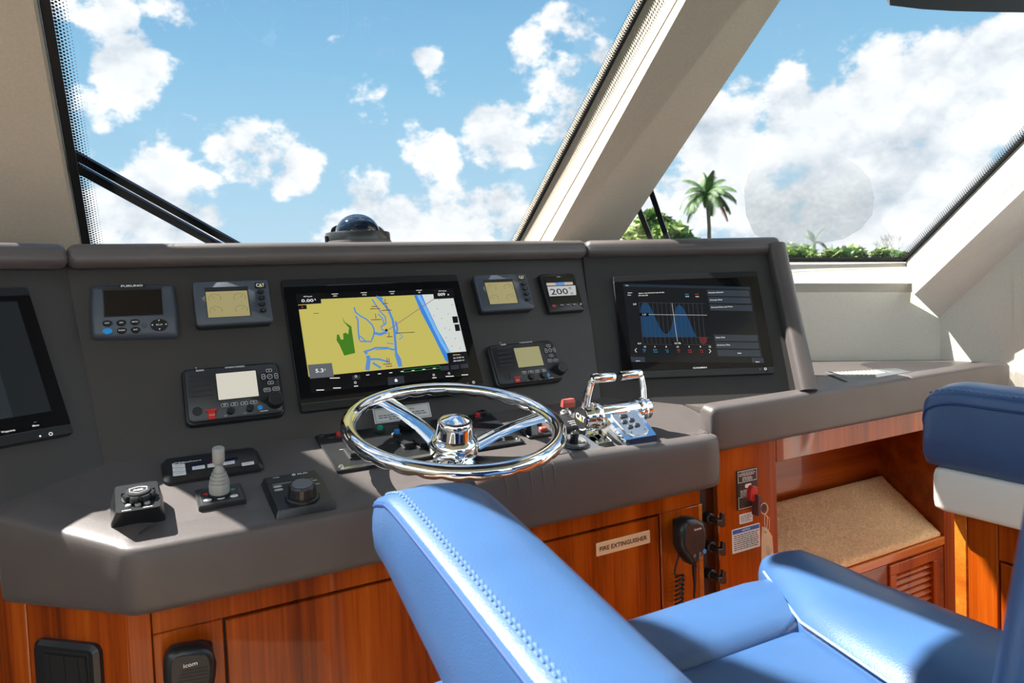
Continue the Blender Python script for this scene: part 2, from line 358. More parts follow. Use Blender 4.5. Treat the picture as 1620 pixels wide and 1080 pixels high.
# windscreen planes
RK = math.radians(45)
CPo = V3(0, 2.1, 1.4); CPn = V3(0, math.sin(RK), math.cos(RK))
aR = math.radians(-35); FwR = V3(-math.sin(aR), math.cos(aR), 0); UR = V3(math.cos(aR), math.sin(aR), 0)
WRo = V3(2.40, 1.402, 1.0)
RPn = FwR*math.sin(RK)+V3(0, 0, math.cos(RK)); RPo = hit(1430, 410, WRo+FwR*.07, FwR)
def cp(x, y, off=0): return hit(x, y, CPo-CPn*off, CPn)
def rp(x, y, off=0): return hit(x, y, RPo-RPn*off, RPn)
def lerp2(a, b, y):  # point of the picture line a-b at height y
    t = (y-a[1])/(b[1]-a[1]); return a[0]+(b[0]-a[0])*t, y

def pane(name, n_out, corners, cen):
    m = M(); off = n_out*.008
    m.loft([[p for p in corners], [p+off for p in corners]])
    return m
YB, YT = 440, -150
gl = ((1020, 0), (818, 385)); gb = ((62, 0), (130, 385)); gB = ((1085, 0), (870, 388)); gC = ((1235, 0), (975, 388)); gGr = ((1060, 18), (850, 387))
Gr_b, Gr_t = cp(*lerp2(*gl, YB)), cp(*lerp2(*gl, YT)); Gl_b, Gl_t = cp(*lerp2(*gb, YB)), cp(*lerp2(*gb, YT))
ROOF_Z = 2.34
def to_roof(b, t, z=ROOF_Z): return b+(t-b)*((z-b[2])/(t[2]-b[2]))
Gr_t, Gl_t = to_roof(Gr_b, Gr_t), to_roof(Gl_b, Gl_t)
w1 = pane('glass', CPn, [Gl_b+V3(-.03, 0, 0), Gr_b+V3(.03, 0, 0), Gr_t+V3(.03, 0, 0), Gl_t+V3(-.03, 0, 0)], None)
win1 = struct('window_1', w1, GLASS)
def gasket(pts, n_in, inward, w, nd, rows):
    """black rubber edge along pts plus the dotted frit band beside it"""
    a, b = pts; t = (b-a)/np.linalg.norm(b-a); g = M(); o = n_in*.002
    g.loft([[a+o, b+o, b+inward*w+o, a+inward*w+o], [a+n_in*.008, b+n_in*.008, b+inward*w+n_in*.008, a+inward*w+n_in*.008]])
    d = M(); L = np.linalg.norm(b-a); st = .0072
    for r in range(rows):
        k = 0; q = w+.003+r*.0058; rad = .0031*(1-.17*r)
        while k*st < L:
            c = a+t*(k+.5*(r % 2))*st+inward*q+n_in*.0035; k += 1
            d.face([c+rad*(math.cos(x)*t+math.sin(x)*inward) for x in (0, 1.047, 2.094, 3.14, 4.189, 5.236)])
    return g, d
tin = V3(1, 0, 0)
g, d = gasket((Gl_b, Gl_t), -CPn, tin, .018, 0, 5); g.build('gasket', GASKET, win1); d.build('frit_dots', GASKET, win1, kind='stuff')
g, d = gasket((Gr_b, Gr_t), -CPn, -tin, .010, 0, 4); g.build('gasket', GASKET, win1); d.build('frit_dots', GASKET, win1, kind='stuff')

# right pane and its mirror on the left
R_pts = [rp(945, 413), rp(1432, 412), rp(1432+190*2.05, 412-195*2.05), rp(1200, -12)]
win2 = struct('window_2', pane('g', RPn, R_pts, None), GLASS)
tb = (R_pts[1]-R_pts[0]); tb /= np.linalg.norm(tb); inb = np.cross(RPn, tb); inb = inb if inb @ (R_pts[3]-R_pts[0]) > 0 else -inb
g, d = gasket((R_pts[0], R_pts[1]), -RPn, inb, .016, 0, 4); g.build('gasket', GASKET, win2); d.build('frit_dots', GASKET, win2, kind='stuff')
ts = (R_pts[2]-R_pts[1]); ts /= np.linalg.norm(ts); ins_ = np.cross(RPn, ts); ins_ = ins_ if ins_ @ (R_pts[0]-R_pts[1]) > 0 else -ins_
g, d = gasket((R_pts[1], R_pts[2]), -RPn, ins_, .014, 0, 4); g.build('gasket', GASKET, win2); d.build('frit_dots', GASKET, win2, kind='stuff')
fm = M(); fo = [(1177, 300), (1180, 340), (1193, 370), (1222, 386), (1262, 390), (1300, 385), (1335, 378), (1362, 362), (1380, 340), (1383, 312), (1376, 282), (1358, 262), (1335, 248), (1310, 240), (1285, 236), (1258, 232), (1228, 238), (1200, 256), (1184, 276)]
fm.loft([[rp(x, y, .004) for x, y in fo], [rp(x, y, .005) for x, y in fo]]); fm.build('condensation_patch', FOG, win2)
L3 = [mir(p) for p in [rp(935, 413), R_pts[1], to_roof(R_pts[1], R_pts[2]), to_roof(rp(935, 413), rp(1062, -12))]]; nL = V3(-RPn[0], RPn[1], RPn[2])  # unseen left glass carried up to the roof to dim the sun
win3 = struct('window_3', pane('g', nL, L3, None), GLASS)

# mid pillar, left pillar, right beam
def pillar(pairs):
    """pairs = (bottom, top) 3-D edge lines in order round the section"""
    return M().loft([[a for a, b in pairs], [b for a, b in pairs]])
def two(line, fn, off, yb=YB, z=ROOF_Z+.05):
    b = fn(*lerp2(*line, yb), off); t = fn(*lerp2(*line, -80), off); return b, to_roof(b, t, z)
eG = two(gl, cp, .0); eGr = two(gGr, cp, .112); eB = two(gB, cp, .16); eC = two(gC, rp, .13)
eD = (eC[0]+RPn*.13, eC[1]+RPn*.13)
eGr2 = tuple(p+CPn*.004 for p in eGr)
tr1 = struct('trim_1', pillar([eG, eGr, eGr2, (eGr2[0]+V3(.003, 0, 0), eGr2[1]+V3(.003, 0, 0)), (eGr[0]+V3(.003, 0, 0), eGr[1]+V3(.003, 0, 0)), eB, eC, eD, (eG[0]+CPn*.03, eG[1]+CPn*.03)]), HEAD, sharp=20)
# left pillar: its inner face turned the same way
lB = two(((47, 0), (121, 386)), cp, .05); lG = two(((60, 0), (129, 386)), cp, .0); lGr = two(((53, 0), (125, 386)), cp, .025)
lC = tuple(mir(p) for p in eC); lD = tuple(mir(p) for p in eD)
lC = (lC[0], V3(-.135, .95, lB[1][2])); lD = (lD[0], lC[1]+CPn*.06)   # unseen upper post, tapered to let sun reach the armrest
tr2 = struct('trim_2', pillar([lG, lB, lC, lD, (lG[0]+CPn*.03, lG[1]+CPn*.03)]), HEAD, sharp=20)

SWX = 2.38
G3a, G3b = rp(1432, 412), rp(1432+190*2, 412-195*2)
gr_l = ((1442.7, 447), (1511, 380)); e_l = ((1446.6, 465.5), (1536, 380)); h_l = ((1485, 503), (1586, 411))
def ex(line, k):  # extrapolate a picture line
    (x0, y0), (x1, y1) = line; return x0+(x1-x0)*k, y0+(y1-y0)*k
bm_pairs = [(G3a, G3b), (onX(*gr_l[0], 2.295), onX(*ex(gr_l, 4), 2.26)), (onX(gr_l[0][0]+.8, gr_l[0][1]+1, 2.297), onX(ex(gr_l, 4)[0]+1.3, ex(gr_l, 4)[1]+1.3, 2.262)),
            (onX(*e_l[0], 2.25), onX(*ex(e_l, 4), 2.20)), (onX(*h_l[0], SWX), onX(*ex(h_l, 2.2), SWX)), (onX(*h_l[0], SWX)+V3(.25, .1, .1), onX(*ex(h_l, 2.2), SWX)+V3(.25, .1, .1))]
tr3 = struct('trim_3', pillar(bm_pairs), WALLF, sharp=20)
# mirrored beam on the port side, outside the picture
tr4 = struct('trim_4', pillar([(mir(a), mir(b)) for a, b in bm_pairs]), WALLF, sharp=20)

# wall below the right window: ledge, panel; mirrored on the left
def wr(x, y): return hit(x, y, WRo, FwR)
lx = 1150
wl = M(); q = [(lx, 448), (1443, 448), (1440, 478), (1485, 503), (1502, 575), (lx, 572)]
wp = [wr(*p) for p in q]; wl.loft([wp, [p+FwR*.05 for p in wp]])
wall_f = struct('wall_front', wl, WALLF)
led = M(); a0, a1, b1, b0 = wr(lx, 448), wr(1443, 448), rp(1432, 412, -.006), rp(lx, 413, -.006)
md0, md1 = (a0*.45+b0*.55)+V3(0, 0, .008), (a1*.45+b1*.55)+V3(0, 0, .008)
led.loft([[a0, md0, b0, b0-V3(0, 0, .08), a0-V3(0, 0, .03)], [a1, md1, b1, b1-V3(0, 0, .08), a1-V3(0, 0, .03)]]); struct('trim_5', led, WALLF, sharp=15)
wl2 = M(); wl2.loft([[mir(p) for p in wp], [mir(p+FwR*.05) for p in wp]]); struct('wall_front_left', wl2, WALLF)

# starboard side wall, with the seam of its next panel
H0, H1 = onX(*h_l[0], SWX), onX(*ex(h_l, 1.0), SWX); H2 = onX(*ex(h_l, 1.75), SWX)
sw = M(); prof = [V3(SWX, 1.43, 0), V3(SWX, 1.43, H0[2]-.06), H0, H2, V3(SWX, -1.6, H2[2]), V3(SWX, -1.6, 0)]
sw.loft([prof, [p+V3(.05, 0, 0) for p in prof]]); wall_r = struct('wall_right', sw, WALLF)
sw = M(); y1 = H1[1]-.034; zt = H1[2]-.03; prof = [V3(SWX-.006, y1, 0), V3(SWX-.006, y1, zt), V3(SWX-.006, -1.6, zt), V3(SWX-.006, -1.6, 0)]
sw.loft([prof, [p+V3(.0055, 0, 0) for p in prof]]); sw.build('wall_panel', WALLF, wall_r)
sw = M(); XL = 2*MID-SWX; prof = [V3(XL, 1.43, 0), V3(XL, 1.43, 1.14), V3(XL, .9, 1.40), V3(XL, -1.6, 1.40), V3(XL, -1.6, 0)]
sw.loft([prof, [p-V3(.05, 0, 0) for p in prof]]); struct('wall_left', sw, WALLF)

# roof (open aft and at the sides), header over the right window, deck
EY = 2.1+1.4-ROOF_Z; SHZ_P = .93
ce = M(); fr_, fl_ = eC[1], lC[1]
def roof_pts(z): return [V3(XL, -1.7, z), V3(SWX, -1.7, z), V3(SWX, EY-.75, z), V3(eC[1][0]+.03, EY+.02, z), V3(lC[1][0]-.03, EY+.02, z), V3(XL, EY-.75, z)]
ce.loft([roof_pts(ROOF_Z), roof_pts(ROOF_Z+.10)]); struct('ceiling', ce, HEAD)
hd = M(); hp = [(1400, -3), (1450, 3), (1500, 6), (1560, 7.5), (1640, 8.5)]
lo = [rp(x, y, .02) for x, y in hp]; hi = [p+(V3(0, 0, 1)*(ROOF_Z-p[2])) for p in lo]
hd.loft([lo+hi[::-1], [p-RPn*.04-V3(0, 0, .0) for p in lo]+[p-RPn*.04 for p in hi[::-1]]]); struct('trim_6', hd, BLACKM)
oc = M(); oc.rr(.755, .8675, 1.17, .975, .03, 2.128, ROOF_Z-.001, .02)  # dark box added out of view: shades the chairs, darkens screen reflections
box_ = oc.build('overhead_sun_block', pbr('dark_overhead', (.03, .03, .032), .5)); box_['label'] = 'unseen dark box added under the roof to shade the chairs'; box_['category'] = 'added sun block'
ps = M(); pq = [V3(XL+.01, 1.415, SHZ_P), V3(XL+.01, 1.05, SHZ_P), V3(-.60, 1.42, SHZ_P), V3(-.30, 1.40, SHZ_P), V3(-.22, 1.95, SHZ_P), V3(-1.0, 1.95, SHZ_P)]
ps.loft([[p-V3(0, 0, .9) for p in pq], pq]); struct('trim_8', ps, LEATHER)
fl = M(); fl.box(XL-.1, SWX+.1, -2.2, 2.2, -.06, 0); struct('floor', fl, DECKF)

wa = M(); wa.box(XL, SWX, -1.70, -1.62, 0, 1.30); struct('wall_back_light_block', wa, HEAD)  # low wall added behind the camera to cut light from aft
# outside: canal
wt = M(); wt.face([V3(-900, -900, -4.2), V3(900, -900, -4.2), V3(900, 900, -4.2), V3(-900, 900, -4.2)]); o = struct('ground_water', wt, WATER)

sh = M(); sp0 = [(20, 48), (20, 260), (95, 260), (95, 48)]
arc = [V3(r*math.sin(math.radians(a)), r*math.cos(math.radians(a)), -3.35) for r, rng in ((47, range(14, 100, 4)), (240, range(98, 13, -4))) for a in rng]
sh.loft([[p-V3(0, 0, .8) for p in arc], arc]); struct('ground_shore', sh, pbr('shore_grass', (.10, .14, .05), .9, vary=.4, vscale=.3))

# ---------------------------------------------------------------- helm dashboard: panels, padded rims, top
dash = thing('helm_dashboard', 'dark grey leather helm dashboard with three angled instrument panels and padded rims', 'dashboard', loc=(MID, 1.5, .9))
def D(p): return V3(p[0]-MID, p[1]-1.5, p[2]-.9)
def dpart(name, m, mat, label=None, **k): return m.xf(D).build(name, mat, dash, label, **k)
v_top = .44
def slab(fr, c, th=.03):
    m = M(); P = [fr.w(u, v) for u, v in c]; m.loft([[p-fr.N*th for p in P], P]); return m
seamR_b, seamR_t = V3(1.030, 1.449, 1.015), V3(1.112, 1.628, 1.384); seamL_b, seamL_t = V3(-.040, 1.449, 1.015), V3(-.080, 1.628, 1.384)
def uv(fr, p): q = p-fr.o; return np.array([q @ fr.U, q @ fr.V])
mpl = slab(MP, [uv(MP, seamL_b), uv(MP, seamR_b), uv(MP, seamR_t), uv(MP, seamL_t)]); dpart('instrument_panel', mpl, PANEL, 'wide middle panel facing the wheel')
rb, rt = RP.pick(1268, 613), RP.pick(1222, 398)
dpart('instrument_panel', slab(RP, [uv(RP, seamR_b)-np.array([0, .035]), rb-np.array([0, .035]), rt, uv(RP, seamR_t)]), PANEL, 'right wing panel with one large screen')
lb = uv(LP, seamL_b); lt = uv(LP, seamL_t)
dpart('instrument_panel', slab(LP, [(lb[0]-.55, lb[1]-.035), (lb[0], lb[1]-.035), lt, (lt[0]-.5, lt[1])]), PANEL, 'left wing panel cut by the picture edge')

def rim(P0, P1, back, r_end0, r_end1, w=.15, h=.050, fwd=.036, drop=.006):
    """padded roll along the top of a panel: P0->P1 along its top edge, 'back' = horizontal unit away from the operator"""
    t = (P1-P0)/np.linalg.norm(P1-P0); L = np.linalg.norm(P1-P0); prof = []
    x0, x1, z0, z1 = -fwd, w, -.014, h-.014; r = .020
    for cx_, cz_, a0 in ((x0+r, z0+r, 180), (x1-.004, z0+.004, 270), (x1-.004, z1-.004, 0), (x0+r*1.15, z1-r*1.15, 90)):
        rr = r if cx_ < .02 else .004
        for k in range(7 if rr > .01 else 3):
            a = math.radians(a0+90*k/((7 if rr > .01 else 3)-1)); prof.append((cx_+rr*math.cos(a), cz_+rr*math.sin(a)))
    prof = prof[:7]+prof[7:10]+prof[10:13]+prof[13:]
    loops = []
    st = []
    for e in range(6): a = math.radians(90*e/5); st.append((.016*(1-math.sin(a)) if False else .014*(1-math.cos(math.radians(90-90*e/5))), 1))
    S = [(0, .013), (.003, .007), (.008, .0025), (.016, 0)]
    for s_, d_ in S: loops.append((s_*r_end0, d_*r_end0))
    for s_, d_ in S[::-1]: loops.append((L-s_*r_end1, d_*r_end1))
    m = M(); out = []
    cz = (z0+z1)/2; cxm = (x0+x1)/2
    for s_, d_ in loops:
        base = P0+t*s_; lp = []
        for a, b in prof:
            a2 = a+(d_ if a < cxm else -d_); b2 = b+(d_ if b < cz else -d_)
            lp.append(base+back*a2+V3(0, 0, b2))
        out.append(lp)
    return m.loft(out)
zt = seamR_t[2]-.006
Pm0, Pm1 = V3(seamL_t[0]+.003, seamL_t[1]-.003, zt), V3(seamR_t[0]-.002, seamR_t[1]-.003, zt)
dpart('padded_rim', rim(Pm0, Pm1, V3(0, 1, 0), 1, 1, w=.16), LEATHER, 'long roll over the middle panel')
bR = V3(math.sin(math.radians(30)), math.cos(math.radians(30)), 0)
Pr0 = V3(seamR_t[0]+.004, seamR_t[1]-.003, zt); Pr1 = RP.w(*rt); Pr1 = V3(*(Pr0[:2]+(RP.U*((Pr1-Pr0) @ RP.U+.022))[:2]), zt-.012)
dpart('padded_rim', rim(Pr0, Pr1, bR, 1, 1, w=.14), LEATHER, 'roll over the right wing panel')
bL = V3(-bR[0], bR[1], 0); Pl1 = V3(seamL_t[0]-.004, seamL_t[1]-.003, zt); Pl0 = Pl1-LP.U*.55
dpart('padded_rim', rim(Pl0, Pl1, bL, 1, 1, w=.14), LEATHER, 'roll over the left wing panel')
# side roll down the right end of the right wing
sr = M(); loops = []
for k, tt in enumerate(np.linspace(0, 1, 9)):
    c = np.array(rb)*(1-tt)+np.array(rt)*tt; lp = []
    for a, b in rrect(.012, -.035, .046, .125, .016, 5): lp.append(RP.w(c[0]+a-.004, c[1]-.014*(1-tt)+.012*tt, b+.004))
    loops.append(lp)
dpart('padded_side_rim', sr.loft(loops), LEATHER)
# flat deck behind the rims up to the glass
dk = M(); dz = zt+.018; dp = [V3(-.9, 1.3, dz), V3(seamL_t[0], 1.68, dz), V3(seamR_t[0], 1.68, dz), RP.w(*rt)+bR*.07+V3(0, 0, dz-RP.w(*rt)[2]), V3(1.75, 1.55, dz-.01), V3(1.30, 2.03, dz), V3(-.2, 2.09, dz), V3(-.9, 1.75, dz)]
dk.loft([[p-V3(0, 0, .02) for p in dp], dp]); dpart('dash_deck', dk, LEATHER)
# dark back skin under the deck so that the sill behind stays closed
# ---- sloping console top + front roll
FY = 1.150
def lipz(x):
    def ss(a, b, v): v = min(1, max(0, (v-a)/(b-a))); return v*v*(3-2*v)
    return .020*ss(.50, .62, x)-.010*ss(.75, 1.1, x)
def ctz(y): return 1.015+(y-1.449)*math.tan(C_T)
ctp = [V3(-.42, 1.45, ctz(1.45)), V3(-.34, 1.30, ctz(1.30)), V3(-.172, 1.335, ctz(1.335)), V3(-.008, 1.183, ctz(1.183)), V3(.30, 1.18, ctz(1.18)), V3(1.20, 1.18, ctz(1.18)), V3(1.20, 1.52, ctz(1.52)), V3(-.1, 1.52, ctz(1.52))]
m = M(); m.loft([[p-V3(0, 0, .02) for p in ctp], ctp]); dpart('console_top', m, LEATHER, 'sloping leather top that carries the controls', sharp=30)
# front roll: swept profile (outward, dz from top)
pth = [V3(-.176+.160*k/6, 1.320-.154*k/6, 0) for k in (0, .06, .15, .4, 1, 2, 3, 4, 5, 5.7)]+[V3(-.0165, 1.1635, 0), V3(-.006, 1.1555, 0), V3(.008, 1.1515, 0), V3(.03, 1.150, 0)]+[V3(x, FY, 0) for x in np.linspace(.10, 1.115, 30)]+[V3(1.128, 1.156, 0), V3(1.134, 1.168, 0)]
loops = []; n_ = len(pth)
bot = lambda x: .846 if x > .2 else .846+.004*(1-max(x, -.2)/.2)*.5
for k, p in enumerate(pth):
    a = pth[max(k-1, 0)]; b = pth[min(k+1, n_-1)]; t = (b-a)/np.linalg.norm(b-a); nv = V3(t[1], -t[0], 0)
    x = p[0]; zt_ = ctz(p[1]+.03)+lipz(x)
    # leather gathers where the lip rises
    gz = 0
    l_ = lipz(x); sf = lambda o: -(o+.03)*math.tan(C_T)
    prof = [(-.072, sf(-.072)-.004-l_), (-.055, sf(-.055)+.0006-l_), (-.040, sf(-.040)+.0006-l_*.75), (-.028, .0005-l_*.2), (-.018, -.0022), (-.010, -.0045), (-.005, -.0070), (-.0015, -.0115), (0, -.018), (.0008, -.026), (.0012, -.036)]
    lp = [p+nv*o_+V3(0, 0, zt_+dz_) for o_, dz_ in prof]
    zb = bot(x)
    lp += [p+nv*.002+V3(0, 0, zt_*.5+zb*.5), p+nv*.001+V3(0, 0, zb+.024), p+nv*.0005+V3(0, 0, zb+.014), p-nv*.002+V3(0, 0, zb+.006), p-nv*.007+V3(0, 0, zb+.001), p-nv*.016+V3(0, 0, zb), p-nv*.050+V3(0, 0, zb+.004)]
    e = 0
    if k == 0 or k == n_-1:
        c = sum(lp)/len(lp); lp = [c+(q-c)*.86 for q in lp]
    loops.append(lp)
dpart('front_roll', M().loft(loops), LEATHER, 'padded front edge of the console', sharp=50)
# gathered folds in the leather near the wheel
fo = M()
for k, x0 in enumerate((.585, .612, .640, .668, .694)):
    zt_ = ctz(FY+.03)+lipz(x0); pts = []
    for s_ in np.linspace(0, 1, 9):
        o_, dz_ = [(-.020, .0005), (-.008, -.003), (0, -.012), (.004, -.026), (.005, -.05)][min(4, int(s_*4.01))]
        oo = np.interp(s_, [0, .25, .5, .75, 1], [-.026, -.010, -.001, .001, .002]); zz = np.interp(s_, [0, .25, .5, .75, 1], [.0002, -.0045, -.0125, -.030, -.06])
        pts.append(V3(x0+.018*s_*(1-.1*k)+.004*math.sin(s_*3), FY-oo, zt_+zz))
    fo.tube(pts, [.0004+.0022*math.sin(math.pi*min(1, q/8*1.05)) for q in range(9)], 6)
dpart('leather_folds', fo, LEATHER)
# ---- raised shelf to the right with its own roll
shelf = thing('side_shelf', 'grey leather shelf right of the dashboard with raised padded front edge', 'shelf', loc=(1.75, 1.3, .98))
SO = V3(1.75, 1.3, .98)
SHZ = .992
bk0, bk1 = wr(lx, 572), wr(1501, 569)
sp = [V3(1.205, 1.215, SHZ), V3(2.335, 1.215, SHZ), onX(1580, 574, 2.375), onX(1537, 572, 2.375), bk1, bk0, V3(1.7, 1.95, bk0[2]), V3(1.205, 1.7, SHZ)]
m = M(); m.loft([[p-V3(0, 0, .02)-SO for p in sp], [p-SO for p in sp]]); m.build('shelf_top', LEATHER, shelf, sharp=12)
m = M(); loops = []
for k, x in enumerate([1.134, 1.137, 1.143, 1.155]+list(np.linspace(1.2, 2.27, 12))+[2.315, 2.327, 2.333]):
    e = 0
    top = 1.020 if x < 2.2 else 1.017; zb = .908
    lp = []
    for cx_, cz_, a0 in ((1.172+.022-.004, zb+.016, 180), (1.172+.045, zb+.012, 270), (1.172+.038, top-.014, 0), (1.172+.016, top-.018, 90)):
        r = .012
        for j in range(5):
            a = math.radians(a0+90*j/4); dy = r*math.cos(a); dz_ = r*math.sin(a); yy = cx_+dy; zz = cz_+dz_
            yy += e*(1 if yy < 1.195 else -1); zz += e*(1 if zz < .96 else -1); lp.append(V3(x, yy, zz)-SO)
    f_ = {0: .30, 1: .15, 2: .05}.get(k, .25 if x == 2.333 else .1 if x == 2.327 else 0); c_ = sum(lp)/len(lp); loops.append([V3(p[0], *(c_+(p-c_)*(1-f_))[1:]) for p in lp])
m.loft(loops); m.build('front_roll', LEATHER, shelf, sharp=50)

# ---------------------------------------------------------------- teak cabinets under the console
def W(x, y): return WD.pick(x, y)
cab = thing('helm_cabinet', 'varnished teak cabinet under the console with two flush doors', 'cabinet', loc=(.5, 1.21, 0))
CO = V3(.5, 1.21, 0)
def cbox(name, x0, x1, z0, z1, mat=TEAK, y0=1.200, y1=1.213, parent=None, o=CO, label=None, ch=.0015):
    m = M(); m.ext([(x0, z0), (x1, z0), (x1, z1), (x0, z1)], 0, y1-y0, ch); m.xf(lambda p: V3(p[0], y1-p[2], p[1])-o)
    return m.build(name, mat, parent or cab, label, sharp=20)
TOPZ = .875
cbox('carcass', -.005, 1.14, .06, TOPZ, BLACKM, 1.2128, 1.45, label='dark gap showing round the doors')
cbox('frame_board', .021, .119, .08, .7975, TEAK); cbox('frame_board', .021, 1.112, .7985, TOPZ, TEAK)
cbox('frame_board', .549, .566, .08, .7975, TEAK); x_e = W(1112, 830)[0]; cbox('frame_board', .9965, x_e-.013, .08, .7975, TEAK); cbox('frame_board', x_e-.012, x_e, .08, .7975, TEAK_H)
cbox('door', .123, .545, .10, .794, TEAK, label='wide left door'); cbox('door', .570, .992, .10, .794, TEAK, label='right door carrying the extinguisher sign')
cbox('corner_post', -.012, .0195, .08, TOPZ, TEAK)
fx = V3(-.115, .108, 0)/np.linalg.norm((-.115, .108)); FC = Fr((-.0125, 1.2005, 0), -fx, (0, 0, 1))
def fboard(a, b, z0, z1, nm='frame_board', th=.013): 
    m = M(); m.ext([(-a, z0), (-b, z0), (-b, z1), (-a, z1)], 0, th, .0015); m.xf(lambda p: FC.w(p[0], p[1], p[2]-th)-CO); return m.build(nm, TEAK, cab, sharp=20)
uf = -FC.pick(*[(41), 965][:2])[0]
fboard(.0005, uf-.001, .08, TOPZ); fboard(uf+.001, uf+.46, .08, TOPZ)
m = M(); m.ext([(-.47, .06), (-.002, .06), (-.002, TOPZ), (-.47, TOPZ)], -.10, -.0135); m.xf(lambda p: FC.w(*p)-CO); m.build('carcass', BLACKM, cab)

# ---- right section: panel, header, footrest cubby, louvred front
sc_o = V3(1.7, 1.21, 0)
scab = thing('side_cabinet', 'teak side cabinet right of the helm with an open footrest cubby and louvred front', 'cabinet', loc=sc_o)
def sbox(name, x0, x1, z0, z1, mat=TEAK, y0=1.200, y1=1.213, **k): return cbox(name, x0, x1, z0, z1, mat, y0, y1, scab, sc_o, **k)
xa = W(1135, 760)[0]; xo0 = W(1229.5, 790)[0]; xo1 = W(1491, 800)[0]; zo1 = W(1228, 731)[1]; zsh = W(1375, 888)[1]
sbox('front_board', xa, xo0, .08, .915, TEAK); sbox('header', xo0+.0005, 2.33, zo1, .915, TEAK, label='lighter rail over the cubby')
sbox('slot_back', 1.115, xa+.01, .06, .90, pbr('dark_red_teak', (.085, .018, .006), .3), 1.222, 1.232)
cy1 = 1.44
m = M(); zb = .40
def swall(name, pts, mat, t=(0, 0, 0)):
    m = M(); P = [V3(*p)-sc_o for p in pts]; m.loft([P, [p+V3(*t) for p in P]]); return m.build(name, mat, scab, sharp=20)
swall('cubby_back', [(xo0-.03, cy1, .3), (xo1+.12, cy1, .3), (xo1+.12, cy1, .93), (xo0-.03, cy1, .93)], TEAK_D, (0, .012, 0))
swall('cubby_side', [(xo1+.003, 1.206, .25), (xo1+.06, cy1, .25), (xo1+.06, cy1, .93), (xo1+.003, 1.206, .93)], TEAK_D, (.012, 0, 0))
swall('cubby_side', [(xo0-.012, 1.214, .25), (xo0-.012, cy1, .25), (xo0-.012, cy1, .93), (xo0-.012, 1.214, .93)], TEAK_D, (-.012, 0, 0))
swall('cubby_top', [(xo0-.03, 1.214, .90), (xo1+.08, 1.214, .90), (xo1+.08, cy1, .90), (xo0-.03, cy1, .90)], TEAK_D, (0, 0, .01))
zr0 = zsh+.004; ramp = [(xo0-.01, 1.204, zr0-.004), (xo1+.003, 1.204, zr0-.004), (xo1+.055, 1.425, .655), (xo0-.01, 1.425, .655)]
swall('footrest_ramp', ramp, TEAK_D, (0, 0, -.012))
sbox('footrest_edge', xo0+.0005, xo1+.002, zsh-.022, zsh, TEAK_H, 1.196, 1.212)
zl0 = .22
# louvre: frame and slats
lx0 = W(1405, 900)[0]; lx1 = W(1484, 930)[0]; lz1 = W(1480, 868)[1]
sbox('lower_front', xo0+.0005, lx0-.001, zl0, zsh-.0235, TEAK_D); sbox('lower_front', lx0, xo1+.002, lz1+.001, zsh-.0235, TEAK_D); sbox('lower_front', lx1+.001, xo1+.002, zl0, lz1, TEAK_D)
sbox('louvre_frame', lx0, lx1, lz1-.028, lz1, TEAK, 1.194, 1.213); sbox('louvre_frame', lx1-.028, lx1, zl0, lz1-.029, TEAK, 1.194, 1.213); sbox('louvre_frame', lx0, lx0+.028, zl0, lz1-.029, TEAK, 1.194, 1.213)
sbox('louvre_back', lx0+.01, lx1-.01, zl0, lz1-.01, BLACKM, 1.224, 1.23)
for k in range(9):
    zc = lz1-.036-k*.018
    m = M(); P = [(1.199, zc-.009), (1.203, zc-.010), (1.219, zc+.004), (1.215, zc+.006)]
    m.loft([[V3(x, y, z)-sc_o for y, z in P] for x in (lx0+.026, lx1-.026)]); m.build('louvre_slat', TEAK, scab)
# ---- starboard cabinet along the side, lit by the sun
stx = 1.245
sto = V3(stx+.2, .4, 0); scb = thing('seat_cabinet', 'sunlit teak cabinet at the right edge carrying the cream and blue armrest', 'cabinet', loc=sto)
def xb(name, y0, y1, z0, z1, mat=TEAK, x0=None, x1=None, label=None):
    m = M(); xx0 = stx if x0 is None else x0; xx1 = stx+.013 if x1 is None else x1
    m.ext([(y0, z0), (y1, z0), (y1, z1), (y0, z1)], 0, xx1-xx0, .0015); m.xf(lambda p: V3(xx1-p[2], p[0], p[1])-sto); return m.build(name, mat, scb, label, sharp=20)
py = onX(1530, 880, stx)[1]; dy = onX(1581, 930, stx)[1]; dz = onX(1581, 888, stx)[2]
TZ = .886
xb('carcass', -.35, .708, .06, TZ, TEAK, stx+.0128, stx+.70)
xb('corner_post', py+.0008, .722, .08, TZ, TEAK_H); xb('face_board', dy+.002, py-.0008, .08, TZ, TEAK); xb('face_board', -.35, dy+.001, dz+.002, TZ, TEAK); xb('door', -.35, dy-.002, .10, dz-.002, TEAK)

sbox('end_stile', xo1+.0035, 2.36, .06, .905, TEAK, 1.198, 1.2125)
# carpet mat on the footrest
cpt = thing('carpet_mat', 'beige ribbed carpet mat lying on the sloping footrest in the cubby', 'mat', loc=(1.7, 1.3, .6)); CM = V3(1.7, 1.3, .6)
a, b, c, d = [V3(*p) for p in ((xo0-.005, 1.205, zr0), (xo1-.004, 1.205, zr0), (xo1+.046, 1.418, .656), (xo0-.005, 1.418, .656))]
m = M(); nu, nv = 150, 44; rnd = random.Random(3); vs = []
for j in range(nv+1):
    for i in range(nu+1):
        s_, t_ = i/nu, j/nv; p = (a*(1-s_)+b*s_)*(1-t_)+(d*(1-s_)+c*s_)*t_
        edge = min(1, min(s_, 1-s_)*40, min(t_, 1-t_)*16)
        vs.append(p-CM+V3(0, -.35, .94)*(.004+.007*edge*(.55+.45*math.sin(i*1.9+j*1.25)*(.6+.8*rnd.random()))+(.0025*rnd.random() if edge < 1 else 0)))
